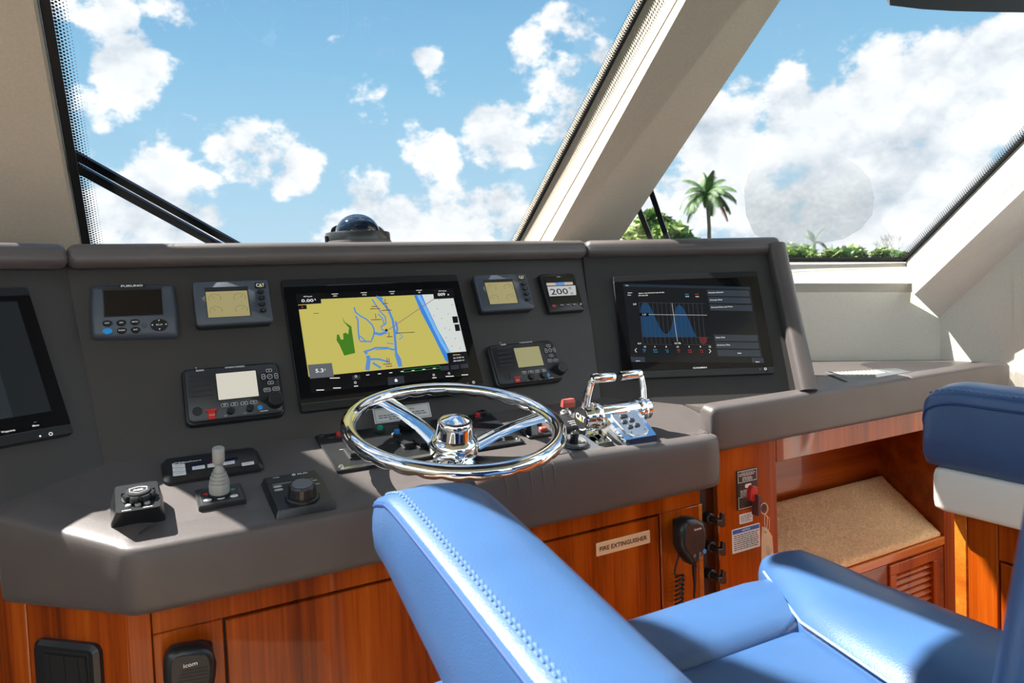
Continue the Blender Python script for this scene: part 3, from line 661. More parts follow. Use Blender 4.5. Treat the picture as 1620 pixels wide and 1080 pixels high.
m.add(vs, [(j*(nu+1)+i, j*(nu+1)+i+1, (j+1)*(nu+1)+i+1, (j+1)*(nu+1)+i) for j in range(nv) for i in range(nu)]); m.build('pile', CARPET, cpt, sharp=180)
m = M(); m.loft([[p-CM-V3(0, 0, .002) for p in (a, b, c, d)], [p-CM+V3(0, 0, .004) for p in (a, b, c, d)]]); m.build('backing', CARPET, cpt)

# ---- signs and stickers on the teak
def sticker(name, label, cat, q, z, fr=WD, base=PAPER, th=.0012, r=.002, border=None):
    dv = Dev(fr, name, label, cat, z, ((q[0][0]+q[2][0])/2, (q[0][1]+q[2][1])/2)); cx, cy, w, h = dv.rect(q)
    dv.part('plate', M().rr(cx, cy, w, h, r, .0003, th, .0003), base); dv.g = (cx, cy, w, h, th); return dv
def lines(m, cx, cy, w, rows, dy, z, th, rnd, jitter=.12):
    for k in range(rows):
        x = cx-w/2
        while x < cx+w/2-.004:
            l = min(rnd.uniform(.004, .011), cx+w/2-x); m.face([(x, cy-k*dy-th/2, z), (x+l, cy-k*dy-th/2, z), (x+l, cy-k*dy+th/2, z), (x, cy-k*dy+th/2, z)]); x += l+.0016
def frame_line(m, cx, cy, w, h, t, z):
    for x0, x1, y0, y1 in ((-w/2, w/2, h/2-t, h/2), (-w/2, w/2, -h/2, -h/2+t), (-w/2, -w/2+t, -h/2+t, h/2-t), (w/2-t, w/2, -h/2+t, h/2-t)):
        m.face([(cx+x0, cy+y0, z), (cx+x1, cy+y0, z), (cx+x1, cy+y1, z), (cx+x0, cy+y1, z)])
rnd = random.Random(5)
Z1_ = (1140, 720, 6.0); F1 = (0, 0, 1.0)
dv = sticker('fire_sign', 'tan FIRE EXTINGUISHER plate on the right cabinet door', 'sign', [(942, 858.5), (1027, 838), (1028, 857.8), (943, 880)], F1, base=TANPL, th=.002)
cx, cy, w, h, th = dv.g
dv.part('lettering', M().text('FIRE EXTINGUISHER', cx, cy, h*.46, th+.0003, width=w*.88, bold=.022), KTXT)
m = M(); frame_line(m, cx, cy, w*.965, h*.86, .0007, th+.0002); dv.part('border_line', m, pbr('pale_line', (.8, .68, .5), .5))
dv = sticker('notice_sticker', 'white sticker with blue NOTICE heading below the black plate', 'sticker', [(105, 705), (370, 640), (372, 860), (108, 940)], Z1_)
cx, cy, w, h, th = dv.g
m = M(); m.face([(cx-w*.475, cy+h*.29, th+.0002), (cx+w*.475, cy+h*.29, th+.0002), (cx+w*.475, cy+h*.46, th+.0002), (cx-w*.475, cy+h*.46, th+.0002)]); dv.part('blue_heading', m, pbr('notice_blue', (.02, .12, .42), .5))
dv.part('heading_lettering', M().text('NOTICE', cx, cy+h*.375, h*.125, th+.0005, width=w*.28, bold=.012), WTXT)
m = M(); lines(m, cx, cy+h*.21, w*.88, 8, h*.083, th+.0003, h*.035, rnd); dv.part('small_print', m, KTXT)
dv = sticker('small_sticker', 'small white sticker between the black plate and the notice', 'sticker', [(175, 565), (300, 532), (302, 625), (178, 655)], Z1_)
cx, cy, w, h, th = dv.g; m = M(); lines(m, cx, cy+h*.3, w*.8, 5, h*.15, th+.0003, h*.06, rnd); dv.part('small_print', m, KTXT)
dv = sticker('instruction_plate', 'black instruction plate with white print beside the key switch', 'plate', [(145, 150), (340, 108), (347, 480), (155, 522)], Z1_, base=BLACK, th=.003)
cx, cy, w, h, th = dv.g; m = M(); frame_line(m, cx, cy+h*.335, w*.92, h*.29, .0012, th+.0003); frame_line(m, cx, cy-h*.325, w*.92, h*.30, .0012, th+.0003)
m.text('ENGINE ROOM', cx, cy+h*.44, h*.034, th+.0003, width=w*.6); lines(m, cx, cy+h*.40, w*.8, 2, h*.04, th+.0003, h*.018, rnd); lines(m, cx, cy+h*.305, w*.5, 3, h*.035, th+.0003, h*.016, rnd)
lines(m, cx, cy-h*.02, w*.72, 5, h*.04, th+.0003, h*.016, rnd); m.rr(cx+w*.03, cy+h*.08, w*.32, h*.10, .004, th+.0001, th+.0003)
dv.part('print', m, WTXT)
# key switch with red cover, key, ring and manila tag
Kx = WD.pick(*(1140+335/6, 720+480/6)); KF = WD.shift(*Kx)
key = thing('key_switch', 'red capped key in a black lock beside the instruction plate', 'key', KF)
def K(x, y, h): return (*KF.pick(1140+x/6, 720+y/6, h), h)
def KP(x, y, h): return V3(*K(x, y, h))
m = M(); c = K(335, 475, 0); m.cyl(c[0], c[1], .012, .0005, .022, .002); m.build('lock_barrel', BLACK, key)
m = M(); P = [K(x, y, .035)[:2] for x, y in ((300, 300), (322, 288), (352, 300), (357, 335), (348, 380), (345, 430), (310, 442), (285, 420), (284, 360))]; m.ext(P[::-1], .024, .036, .002); m.build('red_cap', RED, key)
m = M(); P = [K(x, y, .045)[:2] for x, y in ((357, 378), (384, 385), (386, 540), (357, 578))]; m.ext(P[::-1], .026, .046, .0015); m.build('key_bow', pbr('brown_key', (.10, .035, .04), .35), key)
m = M(); m.tube([KP(384+34*(1-math.cos(a))-4, 505-52*math.sin(a), .04) for a in np.linspace(0, 2*math.pi, 22)[:-1]], .0011, 6, closed=True); m.build('key_ring', pbr('twine', (.75, .62, .45), .7), key)
tgx = WD.pick(1140+440/6, 720+700/6, .04); TG = WD.shift(*tgx, .04)
tag_ = thing('paper_tag', 'manila paper tag hanging on a string from the key ring', 'tag', TG)
def T(x, y, h): return V3(*TG.pick(1140+x/6, 720+y/6, h-.04), h-.04)
Kl = [T(x, y, .04)[:2] for x, y in ((392, 675), (440, 690), (488, 765), (505, 1010), (505, 1120), (388, 1120), (386, 800))]
m = M(); m.ext(Kl[::-1], 0, .0008); m.build('card', MANILA, tag_)
m = M(); m.cyl(*T(425, 722, .04)[:2], .0035, .001, .0016, n=14); m.build('eyelet', pbr('brown_eyelet', (.2, .14, .08), .6), tag_)
m = M(); m.tube([T(425, 725, .042), T(418, 640, .043), T(418, 560, .042)], .0007, 5); m.tube([T(425, 725, .042), T(462, 700, .043), T(462, 600, .043), T(420, 555, .042)], .0007, 5); m.tube([T(425, 725, .042), T(440, 680, .043), T(445, 590, .043), T(422, 555, .042)], .0007, 5); m.build('string', pbr('twine2', (.8, .68, .52), .7), tag_)
tw = [T(445, y, .04) for y in (800, 1000)]; m = M(); rnd2 = random.Random(8)
for k in range(5): c = T(432+k*8, 900+k*6, .04); m.strip([(c[0], c[1]+.012), (c[0]+.0006, c[1]-.012+.004*rnd2.random())], .0007, .0011)
m.build('handwriting', GTXT, tag_)
# three black turn knobs in the slot between the cabinets
for k, (x, y, lab) in enumerate(((515, 495, 'topmost'), (520, 682, 'middle'), (522, 865, 'lowest'))):
    c = WD.pick(1000+x/4.154, 700+y/4.154); fr = WD.shift(c[0], c[1])
    t = thing('turn_knob', f'{lab} of the three black turn knobs in the slot right of the microphone', 'knob', fr, group='black knobs in the cabinet slot')
    M().cyl(-.002, 0, .012, -.0215, .006, .002, 18).build('base', BLACK, t)
    M().cyl(-.002, 0, .0075, .0065, .024, .001, 16).build('shaft', BLACK, t)
    m = M(); m.ext([(-.010, -.005), (.006, -.014), (.014, -.012), (.013, .016), (.004, .019), (.002, .004), (-.010, .006)], .0245, .033, .0015); m.build('wing', BLACK, t)
    M().cyl(-.013, .020, .0022, -.0215, -.018, n=10).build('screw', STEEL, t)

def mic_face(m, px_, pts, z0, z1, ch): m.ext(pts, z0, z1, ch)
# right hand microphone on its hook
def hand_mic(label, group, z, centre, outline, zf, name_at, grille, btn, clip, th):
    dv = Dev(WD, 'hand_microphone', label, 'microphone', z, centre, group)
    P = dv.pp(outline, zf); dv.part('body', M().ext(P, zf-th, zf, .006), BLACK, sharp=60)
    dv.part('face_panel', M().ext(inset(P, .009), zf+.0001, zf+.0016, .001), DARKP)
    n = dv.p(*name_at[:2], zf+.002); dv.part('lettering', M().text('icom', *n, .0085, zf+.0022, width=name_at[2], bold=.01), WTXT)
    for (x0, y0, x1, y1) in grille:
        a, b = dv.p(x0, y0, zf), dv.p(x1, y1, zf); dv.part('grille_slot', M().strip([a, (a+b)/2, b], .0026, zf+.0019), BLACKM)
    for x, y, r, mat in btn:
        c = dv.p(x, y, zf); dv.part('button', M().cyl(c[0], c[1], r, zf+.0017, zf+.004, .0008, 18), mat, 'blue button' if mat is BLU else None)
    C = dv.pp(clip, 0); dv.part('hanger_clip', M().ext(C, .0006, zf-th-.001, .002), BLACKM)
    return dv
ZR = (1000, 700, 4.154)
dvm = hand_mic('black hand microphone hung at the right end of the cabinet', 'hand microphones', ZR, (410, 640),
    [(345, 530), (375, 505), (430, 500), (478, 520), (495, 580), (496, 660), (490, 715), (462, 765), (425, 808), (395, 806), (352, 745), (328, 690), (326, 600)][::-1],
    .050, (432, 565, .020), [(388, 630, 470, 600), (386, 650, 474, 620), (385, 668, 476, 640), (385, 686, 474, 662), (388, 702, 468, 684)], [(470, 712, .005, BLU), (405, 742, .0042, GREY), (440, 728, .0042, GREY), (440, 752, .0042, GREY)], [(265, 500), (345, 480), (358, 540), (355, 660), (300, 680), (268, 660)][::-1], .028)
m = M(); m.tube([V3(*dvm.p(408, 806, .036), .036), V3(*dvm.p(412, 850, .036), .034), V3(*dvm.p(420, 930, .03), .026), V3(*dvm.p(430, 1030, .03), .020)], [.0055, .0045, .003, .0024], 10); dvm.part('strain_relief', m, BLACK)
m = M(); pts = [V3(*dvm.p(318, 690, .02), .018), V3(*dvm.p(312, 760, .02), .016), V3(*dvm.p(298, 820, .02), .014), V3(*dvm.p(290, 868, .02), .014)]
c0 = V3(*dvm.p(322, 870, .02), 0); c1 = V3(*dvm.p(318, 1080, .02), 0)
for k in range(120):
    s_ = k/119; a = s_*7*2*math.pi+2.6; c = c0*(1-s_)+c1*s_; pts.append(V3(c[0]+.0095*math.cos(a), c[1]+.004*math.sin(a+.6), .016+.008*math.sin(a)))
m.tube(pts, .0022, 7); dvm.part('coiled_cord', m, BLACK)
ZLm = (20, 980, 4.765)
hand_mic('black hand microphone hung low on the left door', 'hand microphones', ZLm, (1340, 420),
    [(1160, 290), (1200, 245), (1280, 222), (1400, 210), (1480, 222), (1520, 260), (1540, 330), (1535, 430), (1500, 620), (1420, 760), (1300, 790), (1190, 680), (1140, 480), (1140, 350)][::-1],
    .045, (1340, 336, .019), [(1275, 385, 1470, 350), (1260, 412, 1475, 376), (1250, 438, 1475, 402), (1245, 466, 1475, 430), (1245, 494, 1475, 458), (1250, 520, 1470, 486)], [(1430, 600, .005, BLU), (1330, 640, .0042, GREY)], [(1225, 205), (1300, 165), (1420, 145), (1500, 160), (1510, 260), (1250, 290)][::-1], .026)

# switch plate on the left corner panel
dv = Dev(FC, 'switch_plate', 'black plastic plate of rocker switches low on the left corner panel', 'switch', ZLm, (430, 330))
q = dv.pp([(172, 120), (660, 178), (720, 490), (200, 480)]); cx = (q[0][0]+q[1][0])/2+.004; w = q[1][0]-q[0][0]; zt_ = (q[0][1]+q[1][1])/2; hh = .115
dv.part('plate', M().rr(cx, zt_-hh/2, w, hh, .014, .0003, .013, .006), BLACK)
g = [dv.p(x, 270, .014)[0] for x in (245, 291, 401, 505, 560)]; zk = dv.p(400, 262, .014)[1]
dv.part('bezel', M().rr((g[0]+g[4])/2, zk-.034, g[4]-g[0]+.004, .076, .002, .0131, .0145, .0005), BLACKM)
for k in range(4):
    m = M(); m.loft([[V3(x, zk, .0147), V3(x, zk, .0185), V3(x, zk-.033, .0165), V3(x, zk-.066, .0205), V3(x, zk-.066, .0147)] for x in (g[k]+.0004, g[k+1]-.0004)]); dv.part('rocker', m, DARKP)
# ---------------------------------------------------------------- instruments on the panels
ZA = (280, 430, 9.819); ZB = (130, 435, 9.394); ZC = (270, 560, 8.1); ZD = (960, 420, 5.682); ZE = (1100, 420, 5.687); Z2 = (430, 420, 4.32); Z3 = (720, 400, 4.5); ZL = (0, 560, 6.754); Z4 = (930, 380, 4.32)
LCD = glow('olive_lcd', lin(176, 166, 118), .8); LCDW = glow('pale_lcd', lin(214, 210, 196), .95); LCDG = glow('yellow_green_lcd', lin(168, 164, 122), .8)
def btn_o(dv, x, y, rx, ry, h, mat, z0=.0005, hh=.0028, label=None):
    c = dv.p(x, y, h); dv.part('button', M().cyl(c[0], c[1], rx, h+z0-.001, h+hh, .0007, 18, ry/rx), mat, label); return c

# --- course display (black screen, six oval keys)
h = .020
dv = Dev(MP, 'autopilot_display', 'blue grey display with blank black screen, leftmost on the middle panel', 'display', ZB, (760, 560))
O = [(165, 128), (400, 118), (1310, 108), (1350, 135), (1395, 500), (1415, 830), (1385, 880), (215, 895), (160, 870), (130, 500), (130, 150)]
P = dv.pp(O, h); cx = (P[4][0]+P[9][0])/2
dv.part('housing', M().ext([(p[0]+(p[0]-cx)*.03, p[1]*1.0-.002) for p in P], .0004, h, .007), BLUEGREY, sharp=50)
q = dv.pp([(285, 178), (1190, 172), (1215, 600), (315, 635)], h); dv.part('screen_surround', M().ext(inset(q[::-1], .001), h-.0005, h+.0006), DARKP)
q = dv.pp([(322, 235), (1170, 212), (1195, 580), (342, 615)], h); dv.part('screen', M().ext(q[::-1], h+.0003, h+.0009), SCRGLASS)
q = dv.pp([(545, 140), (938, 132), (940, 178), (548, 186)], h); dv.part('name_plate', M().ext(q[::-1], h-.0003, h+.0008), BLACK)
lt_ = M(); c = dv.p(740, 162, h); w = (dv.p(905, 160, h)-dv.p(580, 165, h))[0]; lt_.text('FURUNO', *c, .0058, h+.0011, width=w, bold=.03)
for (x, y, s, mat) in ((372, 722, 'DISP', BLACK), (580, 715, 'GPS', BLACK), (785, 702, 'MENU', BLACK), (378, 838, '', BLU), (588, 828, 'CLEAR', BLACK), (795, 818, 'ENT', BLACK)):
    c = btn_o(dv, x, y, .0082, .0062, h, mat, label='blue power key' if mat is BLU else None)
    if s: lt_.text(s, c[0], c[1], .0038, h+.0031, bold=.015)
c = btn_o(dv, 1145, 745, .0152, .0125, h, BLACK, label='round cursor pad'); lt_.text('RD-33', c[0], c[1], .0042, h+.0031, bold=.015)
for dx, dy, a in ((0, .009, 0), (0, -.009, math.pi), (-.0118, 0, math.pi/2), (.0118, 0, -math.pi/2)):
    t3 = [(math.cos(a+k)*.002, math.sin(a+k)*.002) for k in (math.pi/2, math.pi/2+2.09, math.pi/2+4.19)]; lt_.face([(c[0]+dx+p[0], c[1]+dy+p[1], h+.0031) for p in t3])
c = dv.p(925, 752, h); m = M()
for i in range(-3, 4):
    for j in range(-3, 4):
        if i*i+j*j < 10: m.cyl(c[0]+i*.0018, c[1]+j*.0018, .0006, h-.0002, h+.0003, n=6)
dv.part('speaker_holes', m, BLACKM)
dv.part('lettering', lt_, WTXT)

# --- two engine displays
def engine_display(label, z, O, scr_o, scr, logo, keys, h, dim, extra=None):
    dv = Dev(MP, 'engine_display', label, 'display', z, ((O[0][0]+O[2][0])/2, (O[0][1]+O[2][1])/2), 'engine displays')
    cx, cy, w, hh = dv.rect(O, h); dv.part('rear_case', M().rr(cx, cy, w*.985, hh*.975, .007, .0004, h-.0085, .001), BLACK); dv.part('housing', M().rr(cx, cy, w, hh, .007, h-.009, h, .0025), BLUEGREY, sharp=50)
    a = dv.rect(scr_o, h); dv.part('screen_recess', M().rr(a[0], a[1], a[2], a[3], .002, h-.0005, h+.0004), BLACKM)
    a = dv.rect(scr, h); dv.part('screen', M().rr(a[0], a[1], a[2], a[3], .001, h, h+.0007), LCD)
    g = M(); sx, sy, sw_, sh_ = a
    for ix in (-1, 1):
        for iy in (-1, 1):
            c = (sx+ix*sw_*.30, sy+iy*sh_*.24); pts = [(c[0]+.0115*math.cos(t), c[1]+.0085*math.sin(t)) for t in np.linspace(-.6, 3.74, 18)]; g.strip(pts, .0006, h+.0009); g.strip([c, (c[0]+.006*ix, c[1]+.004)], .0006, h+.0009)
    dv.part('gauge_graphics', g, pbr('lcd_ink'+z[2].__str__(), lin(120, 112, 74), .5))
    a = dv.rect(logo, h); dv.part('logo_plate', M().rr(a[0], a[1], a[2], a[3], .0015, h-.0002, h+.0006), BLACK)
    dv.part('lettering', M().text('CAT', a[0], a[1]+.0004, a[3]*.80, h+.0012, width=a[2]*.80, bold=.035), WTXT)
    m = M(); m.face([(a[0]-a[2]*.17, a[1]-a[3]*.34, h+.0010), (a[0]+a[2]*.17, a[1]-a[3]*.34, h+.0010), (a[0], a[1]+.0004, h+.0015)]); m.face([(a[0]-a[2]*.17, a[1]-a[3]*.34, h+.0014), (a[0]+a[2]*.17, a[1]-a[3]*.34, h+.0014), (a[0], a[1]-.0002, h+.0014)]); dv.part('logo_triangle', m, YEL)
    lt = M()
    for (x, y), s in zip(keys, ('+', 'o', '--', '==')):
        c = btn_o(dv, x, y, .0066, .0045, h, BLACK, hh=.005); lt.text(s, c[0], c[1], .003, h+.0053)
    dv.part('key_symbols', lt, WTXT)
    return dv
engine_display('blue grey engine display left of the chart screen, four round keys', ZA, [(235, 145), (1410, 118), (1505, 765), (305, 835)], [(415, 240), (1115, 225), (1140, 690), (480, 715)], [(443, 312), (1090, 290), (1135, 680), (485, 712)],
    [(1205, 170), (1372, 165), (1378, 248), (1210, 258)], [(1298, 315), (1313, 410), (1325, 508), (1340, 605)], .028, 1)
engine_display('blue grey engine display right of the chart screen, beside the heading display', Z3, [(140, 152), (508, 145), (572, 385), (190, 425)], [(203, 192), (413, 183), (448, 360), (243, 370)], [(212, 212), (408, 206), (445, 355), (247, 367)],
    [(443, 158), (492, 156), (497, 190), (450, 194)], [(486, 222), (497, 257), (507, 293), (516, 331)], .028, 1)

# --- heading display reading 200 degrees
h = .016
dv = Dev(MP, 'heading_display', 'small black heading display reading 200 degrees magnetic', 'display', Z3, (750, 280))
cx, cy, w, hh = dv.rect([(598, 150), (850, 142), (922, 405), (680, 425)], h); dv.part('housing', M().rr(cx, cy, w, hh, .006, .0004, h, .003), BLACK, sharp=50)
a = dv.rect([(630, 168), (842, 160), (900, 352), (682, 365)], h); dv.part('screen', M().rr(a[0], a[1], a[2], a[3], .002, h, h+.0006), SCRGLASS)
q = dv.pp([(655, 240), (855, 232), (862, 300), (672, 310)], h); dv.part('reading_field', M().ext(q[::-1], h+.0006, h+.0008), glow('lcd_grey', lin(190, 192, 192), .9))
q = dv.pp([(648, 215), (835, 207), (838, 226), (652, 234)], h); dv.part('compass_strip', M().ext(q[::-1], h+.0006, h+.0008), glow('tape_white', lin(205, 190, 180), .8))
q = dv.pp([(712, 212), (775, 208), (778, 226), (716, 229)], h); dv.part('compass_pointer', M().ext(q[::-1], h+.0008, h+.0010), glow('tape_blue', lin(70, 140, 210), .9))
c = dv.p(740, 275, h); dv.part('reading', M().text('200', c[0], c[1], .0235, h+.0010, bold=.012, width=(dv.p(800, 270, h)-dv.p(675, 275, h))[0]), KTXT)
c = dv.p(830, 290, h); m = M().text('M', c[0], c[1], .010, h+.0010); c = dv.p(816, 252, h); m.tube([V3(c[0]+.003*math.cos(a_), c[1]+.003*math.sin(a_), h+.0010) for a_ in np.linspace(0, 6.28, 15)[:-1]], .0006, 5, closed=True); dv.part('unit', m, KTXT)
m = M(); c = dv.p(735, 171, h); m.text('GARMIN', c[0], c[1], .0030, h+.0009, bold=.02)
dv.part('lettering', m, WTXT)
for x, y in ((755, 373), (800, 371), (845, 369)): c = dv.p(x, y, h); dv.part('key_mark', M().strip([(c[0]-.004, c[1]), (c[0]+.004, c[1])], .0012, h+.0026), WTXT)
c = dv.p(893, 366, h); dv.part('power_key', M().cyl(c[0], c[1], .0022, h+.0002, h+.0025, n=10), WTXT)
for x, y, mt in ((703, 378, RED), (755, 373, BLACKM), (800, 371, BLACKM), (845, 369, BLACKM)): c = dv.p(x, y, h); dv.part('button', M().rr(c[0], c[1], .0105, .0055, .002, h-.0002, h+.0022, .0005), mt, 'red key' if mt is RED else None)

# --- VHF radios
def radio(label, z, O, B, scr, grille, knob, k1, k2, blue, flap, dpad, soft, menu, spk, name, title, lcd, h=.022):
    dv = Dev(MP, 'marine_radio', label, 'radio', z, ((O[0][0]+O[2][0])/2, (O[0][1]+O[2][1])/2), 'marine radios')
    cx, cy, w, hh = dv.rect(O, h)
    dv.part('bezel', M().rr(cx, cy, w*1.03, hh*1.06, .012, .0004, h-.006, .004), BLACK, sharp=50)
    dv.part('face', M().rr(cx, cy, w*.985, hh*.985, .010, h-.0065, h, .003), DARKP, sharp=50)
    a = dv.rect(scr, h); dv.part('screen_frame', M().rr(a[0], a[1], a[2]*1.08, a[3]*1.10, .002, h-.0003, h+.0006), BLACKM); dv.part('screen', M().rr(a[0], a[1], a[2], a[3], .0012, h+.0002, h+.001), lcd)
    for (x0, y0, x1, y1) in grille: p, q = dv.p(x0, y0, h), dv.p(x1, y1, h); dv.part('grille_slot', M().strip([p, (p+q)/2, q], .0030, h+.0003), BLACKM)
    c = dv.p(*knob[:2], h); dv.part('knob', M().lathe([(knob[2]*1.08, h-.0003), (knob[2]*1.05, h+.005), (knob[2], h+.006), (knob[2]*.92, h+.018), (knob[2]*.80, h+.0195)], 26, (c[0], c[1], 0)), BLACK, 'large channel knob')
    for kk in (k1, k2): c = dv.p(*kk, h); dv.part('knob', M().lathe([(.0070, h-.0003), (.0066, h+.009), (.0055, h+.010)], 18, (c[0], c[1], 0)), BLACK)
    c = dv.p(*blue, h); dv.part('button', M().cyl(c[0], c[1], .0048, h-.0003, h+.0022, .0006, 18), BLU, 'blue key')
    a = dv.rect(flap, h); dv.part('distress_flap', M().rr(a[0], a[1], a[2], a[3], .001, h-.0003, h+.003, .0008), RED); dv.part('flap_hinge', M().rr(a[0], a[1]+a[3]*.62, a[2]*1.45, a[3]*.30, .001, h-.0003, h+.0045, .0008), RED)
    lt = M(); lt.text('DISTRESS', a[0], a[1], .0026, h+.0033, width=a[2]*.8)
    c = dv.p(*spk, h); dv.part('microphone_cap', M().lathe([(.0088, h-.0003), (.0088, h+.0006), (.0080, h+.0010), (.0078, h+.0002)], 22, (c[0], c[1], 0)), BLACKM)
    for k, (x, y) in enumerate(dpad):
        c = dv.p(x, y, h)
        if k == 4: dv.part('button', M().cyl(c[0], c[1], .0046, h-.0003, h+.0014, .0005, 16), BLACK); lt.tube([V3(c[0]+.0048*math.cos(t), c[1]+.0048*math.sin(t), h+.0014) for t in np.linspace(0, 6.28, 17)[:-1]], .0004, 5, closed=True); lt.text('ENT', c[0], c[1], .0024, h+.0018)
        else:
            vert = k in (1, 3); bw, bh = (.0052, .0092) if vert else (.0096, .0050); dv.part('button', M().rr(c[0], c[1], bw, bh, .0012, h-.0003, h+.0014, .0005), BLACK)
            R = rrect(c[0], c[1], bw+.0008, bh+.0008, .0016, 3); lt.tube([V3(*p, h+.0012) for p in R], .0004, 4, closed=True); lt.face([(c[0]+.0014*math.cos(t), c[1]+.0014*math.sin(t), h+.0017) for t in (0, 2.09, 4.19)])
    for k, (x, y) in enumerate(soft+menu):
        c = dv.p(x, y, h); bw, bh = (.0112, .0048) if k < 4 else (.0115, .0062); dv.part('button', M().rr(c[0], c[1], bw, bh, .0014, h-.0003, h+.0014, .0005), BLACK)
        R = rrect(c[0], c[1], bw+.0009, bh+.0009, .0018, 3); lt.tube([V3(*p, h+.0012) for p in R], .0004, 4, closed=True)
        if k < 4: lt.strip([(c[0]-.0024, c[1]), (c[0]+.0024, c[1])], .0013, h+.0017)
        else: lt.text(('MENU', 'CLEAR')[k-4], c[0], c[1], .0034, h+.0017, width=.0085)
    c = dv.p(*name, h); lt.text('icom', c[0], c[1], .0072, h+.0004, bold=.015); lt.cyl(c[0]-.0062, c[1]+.0052, .0010, h, h+.0004, n=10)
    c = dv.p(*title, h); lt.text('VHF MARINE TRANSCEIVER', c[0], c[1], .0038, h+.0004, width=.036, bold=.02)
    for kk, s in ((k1, 'VOL'), (k2, 'SQL')): c = dv.p(*kk, h); lt.text(s, c[0]-.0095, c[1]-.0075, .0024, h+.0004)
    c = dv.p(*blue, h); lt.strip([(c[0]-.001, c[1]-.0075), (c[0]+.014, c[1]-.0075)], .0012, h+.0004)
    dv.part('lettering', lt, WTXT)
radio('black marine radio with pale screen, lower left on the middle panel', ZC, [(165, 195), (1370, 105), (1465, 745), (205, 900)], None, [(572, 262), (1085, 205), (1130, 535), (622, 590)],
    [(235, 288, 515, 262), (240, 352, 520, 322), (245, 422, 520, 390), (250, 488, 530, 458), (255, 552, 535, 525)], (1335, 605, .0145), (765, 735), (1015, 700), (1145, 685), [(475, 740), (570, 730), (580, 830), (485, 842)],
    [(1258, 212), (1188, 293), (1280, 367), (1352, 280), (1268, 290)], [(690, 655), (817, 643), (942, 630), (1065, 617)], [(1235, 460), (1350, 445)], (340, 735), (375, 205), (820, 165), LCDW)
radio('black marine radio with olive screen, lower right on the middle panel', Z3, [(245, 660), (705, 615), (765, 890), (315, 950)], None, [(418, 682), (590, 662), (635, 800), (450, 815)],
    [(300, 684, 395, 672), (305, 716, 400, 704), (312, 748, 405, 736), (318, 776, 410, 764), (324, 802, 412, 790)], (742, 830, .0145), (538, 885), (626, 876), (660, 870), [(424, 893), (456, 890), (462, 922), (428, 926)],
    [(662, 662), (646, 697), (684, 731), (704, 692), (674, 694)], [(490, 852), (537, 847), (583, 842), (628, 837)], [(674, 768), (714, 765)], (372, 880), (342, 650), (502, 636), LCDG)

# --- chart plotters
SCR_D = glow('screen_dark', lin(38, 41, 45), .55); SCR_G = glow('screen_button', lin(62, 70, 80), .7)
def plotter(fr, label, z, O, h=.012, scr=None, o_local=None):
    dv = Dev(fr, 'chart_plotter', label, 'chart plotter', z, ((O[0][0]+O[2][0])/2, (O[0][1]+O[2][1])/2), 'chart plotters')
    if o_local: cx, cy, w, hh = o_local(dv, h)
    else: cx, cy, w, hh = dv.rect(O, h)
    dv.part('housing', M().rr(cx, cy, w, hh, .006, .0004, h-.001, .002), DARKP, sharp=50)
    dv.part('trim_bar', M().rr(cx, cy+hh/2-.0085, w-.002, .016, .004, h-.002, h+.0004, .0008), BLACK); dv.part('trim_bar', M().rr(cx, cy-hh/2+.0085, w-.002, .016, .004, h-.002, h+.0004, .0008), BLACK)
    dv.part('front_glass', M().rr(cx, cy, w-.003, hh-.036, .001, h-.002, h+.0005), SCRGLASS)
    dv.b = (cx, cy, w, hh); return dv
def flat(dv, name, polys, mat, h):
    for P in polys: dv.part(name, M().face([(*dv.p(x, y, h), h) for x, y in P]), mat)
H0_ = .0126
# middle: the chart
dv = plotter(MP, 'large chart plotter showing the yellow and blue chart, centre of the middle panel', Z2, [(64, 95), (1273, 60), (1452, 848), (205, 1012)])
h = H0_
flat(dv, 'screen', [[(163, 193), (1230, 155), (1340, 750), (270, 870)]], glow('nav_black', lin(22, 23, 26), .5), h)
MAPY = glow('chart_land', lin(200, 190, 100), .92)
flat(dv, 'chart_land', [[(175, 236), (1222, 190), (1330, 588), (1205, 667), (420, 745), (252, 760)]], MAPY, h+.0002)
flat(dv, 'chart_sea', [[(1025, 198), (1234, 192), (1330, 588), (1218, 592), (1175, 510), (1130, 430), (1062, 285)]], glow('chart_sea_white', lin(214, 220, 216), .95), h+.0004)
flat(dv, 'chart_shallows', [[(972, 203), (1026, 198), (1064, 285), (1132, 430), (1178, 512), (1222, 592), (1200, 600), (1205, 668), (1185, 645), (1100, 470), (1018, 315)]], glow('chart_blue', lin(62, 130, 214), 1), h+.0004)
m = M(); z_ = h+.0006; q = lambda pts: [dv.p(x, y, h) for x, y in pts]
m.strip(q([(1002, 203), (1048, 290), (1115, 430), (1165, 530), (1208, 600)]), .008, z_); dv.part('chart_shelf', m, glow('chart_paleblue', lin(120, 180, 232), 1), None)
m = M()
